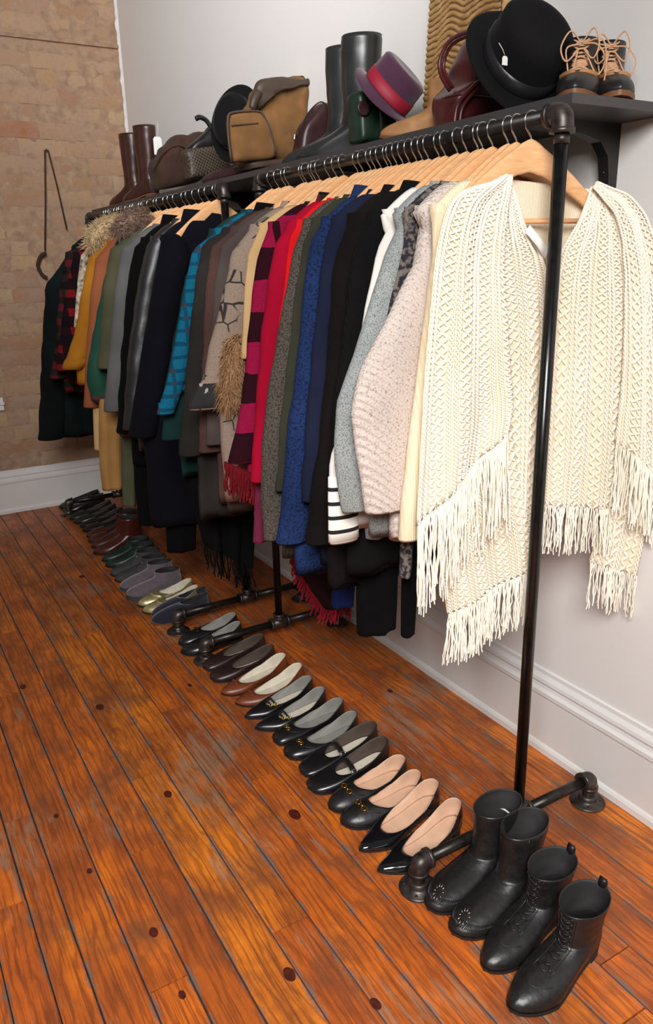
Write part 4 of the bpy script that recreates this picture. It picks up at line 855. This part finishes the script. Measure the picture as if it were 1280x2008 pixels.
FLAP = simple('brown_backpack_leather', rgb(70, 54, 42), .55, 0, 16, .15, .3, .001, bscale=90)
BSUE = simple('dark_brown_suede', rgb(66, 42, 30), .95, 0, 14, .15, .3, .001, sheen=.03, bscale=200)
BBOOT = simple('chestnut_boot_leather', rgb(66, 34, 26), .35, 0, 20, .2, .2, .001)
BOOTG = simple('grey_black_riding_leather', rgb(46, 46, 46), .3, 0, 14, .2, .2, .001, bscale=60)
GRNB = simple('racing_green_leather', rgb(28, 50, 36), .4, 0, 30, .2, .2, .0008)
TANB = simple('tan_nubuck', rgb(176, 128, 82), .7, 0, 22, .12, .3, .001, c2=rgb(142, 98, 60))
GOLDW = simple('gilded_carved_wood', rgb(208, 168, 112), .45, .25, 26, .15, .3, .001, c2=rgb(168, 126, 76))
LACE = simple('peach_lace', rgb(216, 168, 130), .8, 0, 200, .1)
def woven_mat():
    m_, nt, b = mat('woven_dark_brown_leather'); v = coords(nt, (1, 1, 1), rot=(0, .35, 0)); br = nd(nt, 'ShaderNodeTexChecker'); br.inputs['Scale'].default_value = 130; nt.links.new(v, br.inputs['Vector'])
    br.inputs['Color1'].default_value = (*rgb(84, 70, 54), 1); br.inputs['Color2'].default_value = (*rgb(36, 28, 24), 1); nt.links.new(br.outputs[0], b.inputs['Base Color']); b.inputs['Roughness'].default_value = .5
    bump(nt, b, br.outputs[1], .6, .002); return m_
WOVEN = woven_mat()
def camv(r, u, f, px=640, py=1004):
    F_ = U(px, py, y=CAM[1] + 1) - CAM; F_ /= np.linalg.norm(F_); r_ = np.cross(F_, [0, 0, 1.]); r_ /= np.linalg.norm(r_); u_ = np.cross(r_, F_)
    v = r_ * r + u_ * u + F_ * f; return v / np.linalg.norm(v)
# laced shoes at the near end
def b_top(t, up, sp, d, side):
    laces(t, up, sp, .66, 1.7, 6, .42, .0019, LACE, 'lace'); b = MB(); e = sp(pi, 1.75, .004)
    for k, (a, q, z) in enumerate([(.022, .034, .012), (-.022, -.040, .010), (.03, .048, -.018), (-.028, -.026, -.02)]):
        b.tube(cr([e, e + [.012, a, z + .012], e + [.020, q, z - .018], e + [.024, q * .7, z - .045], e + [.012, a * .2, -.012]], 22), .0017, 5)
    b.tube(cr([e, e + [.02, .04 * side, .0], e + [.03, .05 * side, -.05], e + [.03, .046 * side, -.10]], 16), .0016, 5)
    b.obj('lace_loops', LACE, up)
    for s in (-1, 1): MB().add(*ribbon([sp(pi + s * a, .50, .001) for a in (.1, .5, .9, 1.3)], (.4, 0, 1), .012, .0012)).obj('tan_trim', TANB, up)
pair('laced_ankle_shoe', ['black shoe with peach laces and tan sole above the pipe elbow, left one', 'black shoe with peach laces and tan sole by the wall, right one'], [(-.258, 1.200), (-.166, 1.176)], [223, 229], b_top, z=SZ, L=.235, W=.082, toe='round', heel=.022, m_=LTHM, lin_=BKL, sole_m=SOLET, sole=.009, shaft=[(.060, .056, .036, .09), (.058, .054, .037, .11), (.056, .055, .038, .132)], toeh=.034)
# black felt hat leaning on the burgundy bag
def hat(name, label, c, ax, rb, rc, h, mb, mr, sy=1.0, brim=.012, ribbon_h=(.006, .034), topr=.93, rim=0):
    t = thing(name, label, 'hat', tuple(c)); ax = np.asarray(ax)
    tw = lambda r, a: brim * (abs(math.cos(a)) ** 2) * max(0, (r - rc) / (rb - rc)) ** 1.5 if r > rc else 0
    prof = [(rc * .93, -.001), (rb * .99, .001), (rb, .0025), (rb * .99, .004)] + [(rc + (rb - rc) * q, .0035 + .003 * (1 - q) ** 2) for q in (.75, .5, .25, .08)] + [(rc, .008), (rc * .985, h * .35), (rc * .97, h * .6), (rc * .955, h * .78), (rc * topr * 1.02, h * .90), (rc * topr * .95, h * .965), (rc * topr * .82, h * 1.0), (rc * topr * .65, h * 1.005), (rc * .4, h * .985), (.001, h * .98)]
    MB().rings(lathe(prof, c, ax, 56, 1, sy, tw), False, True).obj('felt_body', mb, t)
    pr = [(rc * 1.012, ribbon_h[0]), (rc * 1.02, ribbon_h[0] + .002), (rc * 1.005, ribbon_h[1]), (rc * .97, ribbon_h[1])]
    MB().rings(lathe(pr, c, ax, 56, 1, sy), False, False).obj('ribbon_band', mr, t, solid=.0012)
    return t
c = pt(1016, 128, 1.46)
hat('felt_hat', 'black felt hat with a satin band tilted on the burgundy bag', c, camv(.42, .62, -.55, 1016, 128), .134, .090, .098, FELTB, SATIN, 1.10, ribbon_h=(.008, .040))
price_tag('small white tag hanging on the brim of the black felt hat', (978, 84), (990, 110), 1.36, .014, 1.2)
# burgundy bag
t = thing('leather_bag', 'large burgundy leather bag with looped handles under the black felt hat', 'bag', tuple(pt(940, 235, 1.62)))
inflated('bag_body', [(864, 252), (862, 215), (866, 192), (886, 172), (906, 125), (935, 66), (965, 56), (1000, 66), (1010, 130), (1014, 230)], 1.63, .13, BURG, t, p=.3, wr=.006)
MB().add(*ptube([(882, 178), (866, 150), (862, 120), (878, 84), (905, 66), (930, 60)], 1.60, .0048)).add(*ptube([(888, 172), (874, 150), (870, 122), (884, 90), (908, 74), (932, 68)], 1.612, .0042)).obj('handle', BURG, t)
MB().add(*ptube([(890, 246), (898, 205), (925, 172), (965, 138)], 1.556, .0052)).add(*ptube([(900, 246), (908, 208), (934, 176), (970, 146)], 1.556, .0045)).obj('handle', BURG, t)
MB().add(*ptube([(868, 192), (905, 186), (950, 190), (1008, 200)], 1.562, .002)).obj('seam', BURGD, t)
# carved gilded panel leaning on the wall
def gold_panel():
    yl0, yl1 = U(833, 215, x=-.085)[1], U(845, 0, x=-.04)[1]; yr0, yr1 = 1.60, U(986, 0, x=-.04)[1]
    def S(u, v):
        z = SZ + v * .57; f = (z - SZ) / .39; x = -.095 + .055 * f; x = min(x, -.012); y = (yl0 + (yl1 - yl0) * f) * (1 - u) + (yr0 + (yr1 - yr0) * f) * u
        yy = y * 40; zz = z * 205 + 2.2 * math.sin(yy + 2.5 * N1(z * 4)) + 2.4 * N1(y * 14, z * 9) + 1.0 * N1(y * 40, z * 20); return (x - .006 * abs(math.sin(zz)) ** .8, y, z)
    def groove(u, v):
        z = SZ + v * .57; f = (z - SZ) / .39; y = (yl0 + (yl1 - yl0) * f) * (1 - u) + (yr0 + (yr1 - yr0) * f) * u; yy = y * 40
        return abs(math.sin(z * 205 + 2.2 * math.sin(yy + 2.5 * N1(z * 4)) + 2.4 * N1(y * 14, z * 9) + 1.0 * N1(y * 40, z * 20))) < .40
    V, F, uv = grid(S, 70, 460); b = MB(); b.add(V, F)
    fr = [S(0, v) for v in (0, 1)]; t = thing('carved_panel', 'gilded carved wood panel with wavy ridges leaning against the white wall', 'panel', (-.09, 1.8, SZ))
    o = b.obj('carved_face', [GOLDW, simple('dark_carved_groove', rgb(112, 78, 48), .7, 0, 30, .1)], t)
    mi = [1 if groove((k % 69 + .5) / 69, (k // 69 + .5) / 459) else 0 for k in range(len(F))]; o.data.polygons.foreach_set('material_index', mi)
    q = [S(0, 0), S(1, 0), S(1, 1), S(0, 1)]; n = []
    MB().rings([[(a[0] + .003, a[1], a[2]) for a in q], [(min(a[0] + .028, -.001), a[1], a[2]) for a in q]]).obj('backing_board', GOLDW, t, smooth=False)
gold_panel()
pair('tan_boot', ['tan nubuck ankle boot lying between the purple hat and the burgundy bag'], [(-.288, 1.83)], [147], None, z=SZ, cat='boot', L=.235, W=.080, toe='almond', heel=.012, m_=TANB, lin_=TANB, sole_m=SOLET, shaft=[(.060, .055, .036, .078), (.058, .055, .037, .10), (.056, .057, .038, .135)])
c = pt(752, 196, 2.02)
t = thing('green_bag', 'small dark green leather bag with a round patch in front of the riding boots', 'bag', tuple(pt(727, 270, 2.02)))
inflated('bag_body', [(694, 282), (691, 230), (690, 184), (728, 180), (763, 186), (765, 230), (766, 276)], 2.03, .08, GRNB, t, p=.16, wr=.001)
q_ = pt(713, 212, 1.985); MB().rings(lathe([(.019, 0), (.0195, .0015), (.017, .003), (.012, .002), (.001, .002)], q_, (-.1, -1, 0), 24), True, False).obj('round_patch', BURGD, t)
MB().box(tuple(pt(744, 268, 1.988) + [0, -.002, 0]), tuple(pt(765, 190, 1.988) + [0, .004, 0])).obj('side_panel', BOOTG, t)
hat('felt_hat', 'purple felt hat with a crimson ribbon resting on the green bag', pt(752, 192, 1.955), camv(.66, .68, -.14, 765, 180), .092, .066, .092, PURP, REDR, 1.15, brim=-.016, ribbon_h=(.010, .042), topr=.93)
pair('riding_boot', ['tall black riding boot behind the green bag, nearer of the pair', 'tall black riding boot next to the small burgundy bag, farther of the pair'], [(-.285, 2.29), (-.262, 2.42)], [132, 132], None, z=SZ, cat='boot', L=.265, W=.086, toe='almond', heel=.022, m_=BOOTG, lin_=BKL, shaft=[(.062, .054, .038, .095), (.058, .050, .040, .14), (.056, .056, .046, .20), (.054, .060, .051, .27), (.052, .060, .053, .318)])
t = thing('small_bag', 'small dark burgundy leather bag between the backpack and riding boots', 'bag', tuple(pt(612, 298, 2.50)))
inflated('bag_body', [(578, 304), (584, 262), (604, 226), (626, 204), (640, 208), (644, 250), (640, 296)], 2.52, .08, BURGD, t, p=.25, wr=.004)
MB().add(*ptube([(580, 268), (604, 222), (628, 200), (642, 212), (646, 240)], 2.477, .0022)).obj('piping', K['bracket'], t)
MB().add(*ptube([(578, 262), (577, 275)], 2.475, .003, 6)).obj('zip_pull', K['silver'], t)
t = thing('canvas_backpack', 'tan canvas backpack with a brown leather flap standing on the shelf', 'backpack', tuple(pt(520, 325, 2.70)))
inflated('pack_body', [(470, 334), (466, 270), (476, 225), (492, 190), (512, 160), (545, 154), (598, 155), (612, 170), (620, 196), (612, 225), (592, 262), (578, 312), (540, 330)], 2.78, .17, CANV, t, p=.28, wr=.012, seed=3)
inflated('leather_flap', [(488, 212), (492, 188), (508, 158), (545, 152), (606, 156), (612, 163), (590, 170), (545, 182), (520, 198), (506, 214)], 2.70, .05, FLAP, t, p=.3, wr=.006, seed=4)
MB().add(*ribbon(cr([pt(508, 178, 2.672), pt(500, 196, 2.664), pt(496, 214, 2.668)], 8), (1, 0, 0), .022, .004)).obj('flap_strap', FLAP, t)
o = inflated('front_pocket', [(455, 318), (448, 272), (446, 232), (452, 222), (500, 219), (516, 228), (530, 262), (540, 304), (500, 316)], 2.665, .05, CANV, t, p=.18, wr=.003, seed=5)
MB().add(*ptube([(454, 318), (448, 272), (447, 232), (456, 221), (500, 218), (516, 226), (530, 260), (540, 306)], 2.644, .0045)).obj('piping', FLAP, o)
MB().add(*ptube([(454, 246), (480, 244), (506, 242)], 2.640, .0028, 8)).obj('zip', FLAP, o)
inflated('base_trim', [(470, 336), (470, 322), (540, 314), (580, 306), (580, 316), (545, 332)], 2.74, .16, FLAP, t, p=.2)
hat('round_hat', 'black round felt hat behind the canvas backpack', pt(464, 244, 2.93), camv(-.45, .35, -.75, 464, 226), .108, .075, .07, FELTB, SATIN, 1.32, brim=.004, topr=.8)
pair('burgundy_flat_shoe', ['dark burgundy flat shoe on the shelf in front of the woven bag', 'dark burgundy flat shoe on the shelf tucked beside the backpack'], [(-.285, 3.04), (-.235, 2.95)], [112, 116], None, z=SZ, L=.235, W=.078, toe='round', heel=.01, throat=.42, m_=BURGD, lin_=BKL, hs=.032, ht=.034)
t = thing('woven_bag', 'dark woven leather bag with a black drawn top and handle', 'bag', tuple(pt(402, 345, 3.30)))
inflated('woven_body', [(364, 352), (360, 322), (358, 296), (400, 288), (440, 284), (444, 314), (446, 344)], 3.34, .10, WOVEN, t, p=.16, wr=.002)
inflated('gathered_top', [(358, 300), (372, 282), (398, 262), (412, 246), (424, 258), (440, 288), (420, 294)], 3.34, .08, LTHM, t, p=.3, wr=.008, seed=2)
MB().add(*ptube([(414, 250), (404, 236), (392, 230), (384, 233)], 3.315, .010)).obj('handle', LTHM, t)
MB().add(*ptube([(412, 250), (424, 262), (436, 288)], 3.29, .006)).obj('handle', LTHM, t)
t = thing('slouch_bag', 'dark brown suede slouch bag lying beside the tall chestnut boots', 'bag', tuple(pt(345, 360, 3.6)))
inflated('suede_body', [(304, 374), (296, 345), (296, 316), (312, 300), (322, 280), (345, 266), (372, 266), (398, 258), (404, 290), (398, 350)], 3.64, .16, BSUE, t, p=.3, wr=.014, seed=8)
MB().add(*ptube([(300, 330), (320, 300), (350, 285), (385, 300)], 3.555, .004)).obj('drawstring', BSUE, t)
pair('tall_boot', ['tall chestnut leather boot on the shelf with a white price tag, nearer of two', 'tall chestnut leather boot nearest the brick wall on the shelf'], [(-.285, 4.08), (-.27, 4.34)], [112, 108], None, z=SZ, cat='boot', L=.26, W=.084, toe='almond', heel=.025, m_=BBOOT, lin_=BKL, sole_m=SOLET, shaft=[(.062, .052, .036, .095), (.060, .050, .037, .14), (.058, .056, .042, .22), (.056, .060, .046, .29), (.055, .060, .047, .325)])
price_tag('white paper price tag hanging from the tall chestnut boot', (309, 240), (308, 268), 3.76, .040, 1.9)
# strap and cord hanging on the brick wall
t = thing('hanging_cord', 'thin dark cord hanging from a nail on the brick wall, with a brown leather loop', 'cord', tuple(pt(90, 540, 4.77)))
MB().tube([pt(88, 294, 4.775), pt(89, 400, 4.77), pt(88, 492, 4.768)], .0042, 6).tube([pt(94, 294, 4.775), pt(112, 365, 4.772), pt(131, 450, 4.768)], .0042, 6).obj('cord', BSUE, t)
MB().tube([pt(91, 294, 4.80), pt(91, 294, 4.765)], .005, 8).obj('nail', K['iron'], t)
MB().add(*ptube([(90, 496), (80, 502), (74, 520), (82, 538), (92, 545)], 4.765, .010)).obj('leather_loop', BSUE, t)

# ------------------------------------------------------------ hems, scarves and long pieces below the short clothes
def drop(name, label, cat, y, pts, hw, m_, th=.03, seed=0, group=None, end='flat'):
    """long hanging piece: centre line photo points, half widths in photo pixels"""
    t = thing(name, label, cat, tuple(pt(*pts[-1], y)), 0, group); n = 24; P = cr([pt(a, b_, y) for a, b_ in pts], 26)
    W_ = np.interp(np.linspace(0, 1, 26), np.linspace(0, 1, len(hw)), hw) * (y * .82 + .48 * 1.2 + .25) / FPX; R = []
    for i, p in enumerate(P):
        r = []
        for a in np.arange(n) * 2 * pi / n:
            cs, sn = math.cos(a), math.sin(a); r.append(p + np.array([W_[i] * cs * (1 + .08 * N1(p[2] * 8, cs, seed)), th * sn * (1 + .3 * N1(p[2] * 6, sn, seed + 3)) + .006 * math.sin(W_[i] * cs * 120 + seed), 0]))
        R.append(r)
    e = R[-1]; c_ = np.mean(e, axis=0); R.append([c_ + (np.array(q) - c_) * .85 + [0, 0, .001] for q in e]); R.append([c_ + (np.array(q) - c_) * .8 + [0, 0, .03] for q in e])
    MB().rings(R).obj('cloth', m_, t); return t
rose = C('rose_ribbed_knit', rgb(124, 44, 72), c2=rgb(98, 32, 56), rib=110, bs=.6)
ribblk = C('ribbed_black_cuff_knit', rgb(26, 24, 30), c2=rgb(18, 17, 22), rib=150, bs=.8)
darkred = C('dusty_red_knit', rgb(110, 42, 52), c2=rgb(84, 30, 40), bs=.5)
drop('knit_cardigan_hem', 'rose ribbed knit hem hanging below the crimson coat', 'knitwear', 1.925, [(520, 900), (518, 980), (516, 1060)], [18, 20, 21], rose, .02, 1)
drop('long_sleeve', 'dusty red knit sleeve hanging beside the black ribbed cuff', 'knitwear', 1.83, [(640, 960), (634, 1040), (632, 1120)], [16, 17, 15], darkred, .02, 2)
drop('long_sleeve', 'dark blue knit sleeve hanging below the ribbed black cuff', 'knitwear', 1.79, [(682, 960), (678, 1080), (672, 1186)], [26, 27, 25], C('deep_blue_knit', rgb(22, 34, 84), c2=rgb(16, 24, 62), bs=.7), .03, 3)
drop('ribbed_cuff_sleeve', 'black sleeve with a broad ribbed cuff below the boucle coat', 'knitwear', 1.665, [(690, 960), (686, 1030), (680, 1088)], [40, 42, 40], ribblk, .035, 4)
drop('long_skirt', 'long black skirt hanging lowest below the grey sweaters', 'skirt', 1.56, [(740, 960), (738, 1080), (736, 1234)], [46, 46, 42], blackflat, .04, 5)
drop('long_sleeve', 'grey cable knit sleeve end beside the plain cream cardigan', 'knitwear', 1.345, [(796, 980), (797, 1060), (793, 1128)], [14, 15, 13], greypat, .018, 6)
drop('black_hem', 'black narrow hem end peeking out left of the shawl fringe', 'skirt', 1.40, [(800, 1090), (800, 1180), (799, 1244)], [17, 17, 15], blackflat, .02, 7)
drop('knit_hem', 'light grey ribbed hem below the flecked beige sweater', 'knitwear', 1.45, [(746, 960), (746, 1010), (747, 1050)], [34, 33, 32], C('light_grey_rib', rgb(132, 130, 132), c2=rgb(112, 110, 114), rib=120, bs=.5), .02, 8)
drop('long_trousers', 'camel trousers hanging long at the far rail', 'trousers', 3.36, [(218, 780), (219, 870), (222, 958)], [22, 24, 21], camel, .035, 9)
drop('long_trousers', 'olive trousers hanging long next to the camel ones', 'trousers', 3.24, [(252, 820), (253, 900), (254, 992)], [15, 14, 13], olive, .03, 10)
drop('folded_trousers', 'pale beige trouser leg left of the camel trousers', 'trousers', 3.50, [(192, 770), (193, 820), (194, 882)], [10, 9, 8], tan, .02, 11)
drop('long_coat', 'long black coat hanging almost to the floor on the far rail', 'coat', 3.08, [(300, 820), (304, 930), (310, 1022)], [36, 40, 38], blackflat, .05, 12)
drop('long_coat', 'long black dress, lowest dark hem behind the draped scarf', 'dress', 2.86, [(350, 820), (354, 950), (356, 1076)], [28, 32, 30], blackflat, .05, 13)
# fringed scarves
t = thing('fringed_scarf', 'long black scarf with fringed end hanging under the charcoal clothes', 'scarf', tuple(pt(430, 1100, 2.36)))
o, S1 = sheet('scarf_cloth', blackflat, t, 2.38, [(352, 870), (362, 940), (384, 1000), (404, 1070)], [(470, 870), (486, 950), (496, 1040), (490, 1112)], 24, 30, .008, (.022, 16, 1))
fringe_from(S1, 'fringe', blackflat, t, 44, .085, r=.0022, droop=.008)
t = thing('fringed_shawl_hem', 'dark red fringed shawl corner hanging below the blue and black coats', 'shawl', tuple(pt(650, 1200, 1.96)))
o, S2 = sheet('shawl_cloth', C('dark_plaid_cloth', rgb(40, 14, 18), c2=rgb(24, 10, 12), bs=.4), t, 1.96, [(540, 1000), (572, 1080), (600, 1140), (640, 1196)], [(680, 1000), (700, 1080), (704, 1130), (690, 1180)], 24, 30, .006, (.014, 12, 2))
def Sl(u, v): return S2(0, .35 + .65 * u) * 1.0
fringe_from(Sl, 'fringe', redf, t, 80, .055, r=.0028, droop=.014, jl=.3)
def Sb(u, v): return S2(u, 1)
fringe_from(Sb, 'fringe', redf, t, 40, .045, r=.0028, droop=.010, jl=.3)
# fur collars on the far rail
def fur(name, label, y, pts, rad, m_, n=900, L=.03, seed=1, fall=0):
    t = thing(name, label, 'fur collar', tuple(pt(*pts[len(pts) // 2], y))); P = cr([pt(a, b_, y) for a, b_ in pts], 16); MB().tube(P, [rad * .5 + rad * .5 * math.sin(pi * i / 15) ** .5 for i in range(16)], 10).obj('fur_base', m_, t)
    Q = np.zeros((n, 4, 3)); r_ = np.random.default_rng(seed)
    for i in range(n):
        p = P[r_.integers(0, 16)] + r_.normal(0, rad * .25, 3); d = r_.normal(0, 1, 3); d[1] *= .6; d /= np.linalg.norm(d); g = r_.normal(0, .25, 3) + np.array([0, 0, -fall])
        for k in range(4): q = k / 3; Q[i, k] = p + d * (rad * .6 + L * q) + g * L * q * q + np.array([0, 0, -.006 * q])
    V, F = tubes(Q, np.array([.0016, .0013, .0009, .0003]), 3); MB; mo('fur_hair', V, F, m_, t); return t
fur('fur_collar', 'cream fur collar on the mustard jacket', 3.62, [(180, 478), (192, 456), (212, 442), (236, 436)], .030, simple('cream_fur', rgb(214, 186, 142), .8, 0, 30, .15), 2200, .028)
fur('fur_collar', 'taupe fur collar on the olive field jacket', 3.30, [(232, 450), (246, 438), (264, 430), (282, 424)], .028, simple('taupe_fur', rgb(150, 120, 104), .8, 0, 30, .2), 2200, .026, 2)
fur('fur_trim', 'tan fur trim hanging against the motif kimono', 2.03, [(462, 670), (456, 710), (450, 750), (448, 780)], .024, simple('tan_fur', rgb(176, 132, 92), .8, 0, 30, .15), 2600, .022, 3, .9)
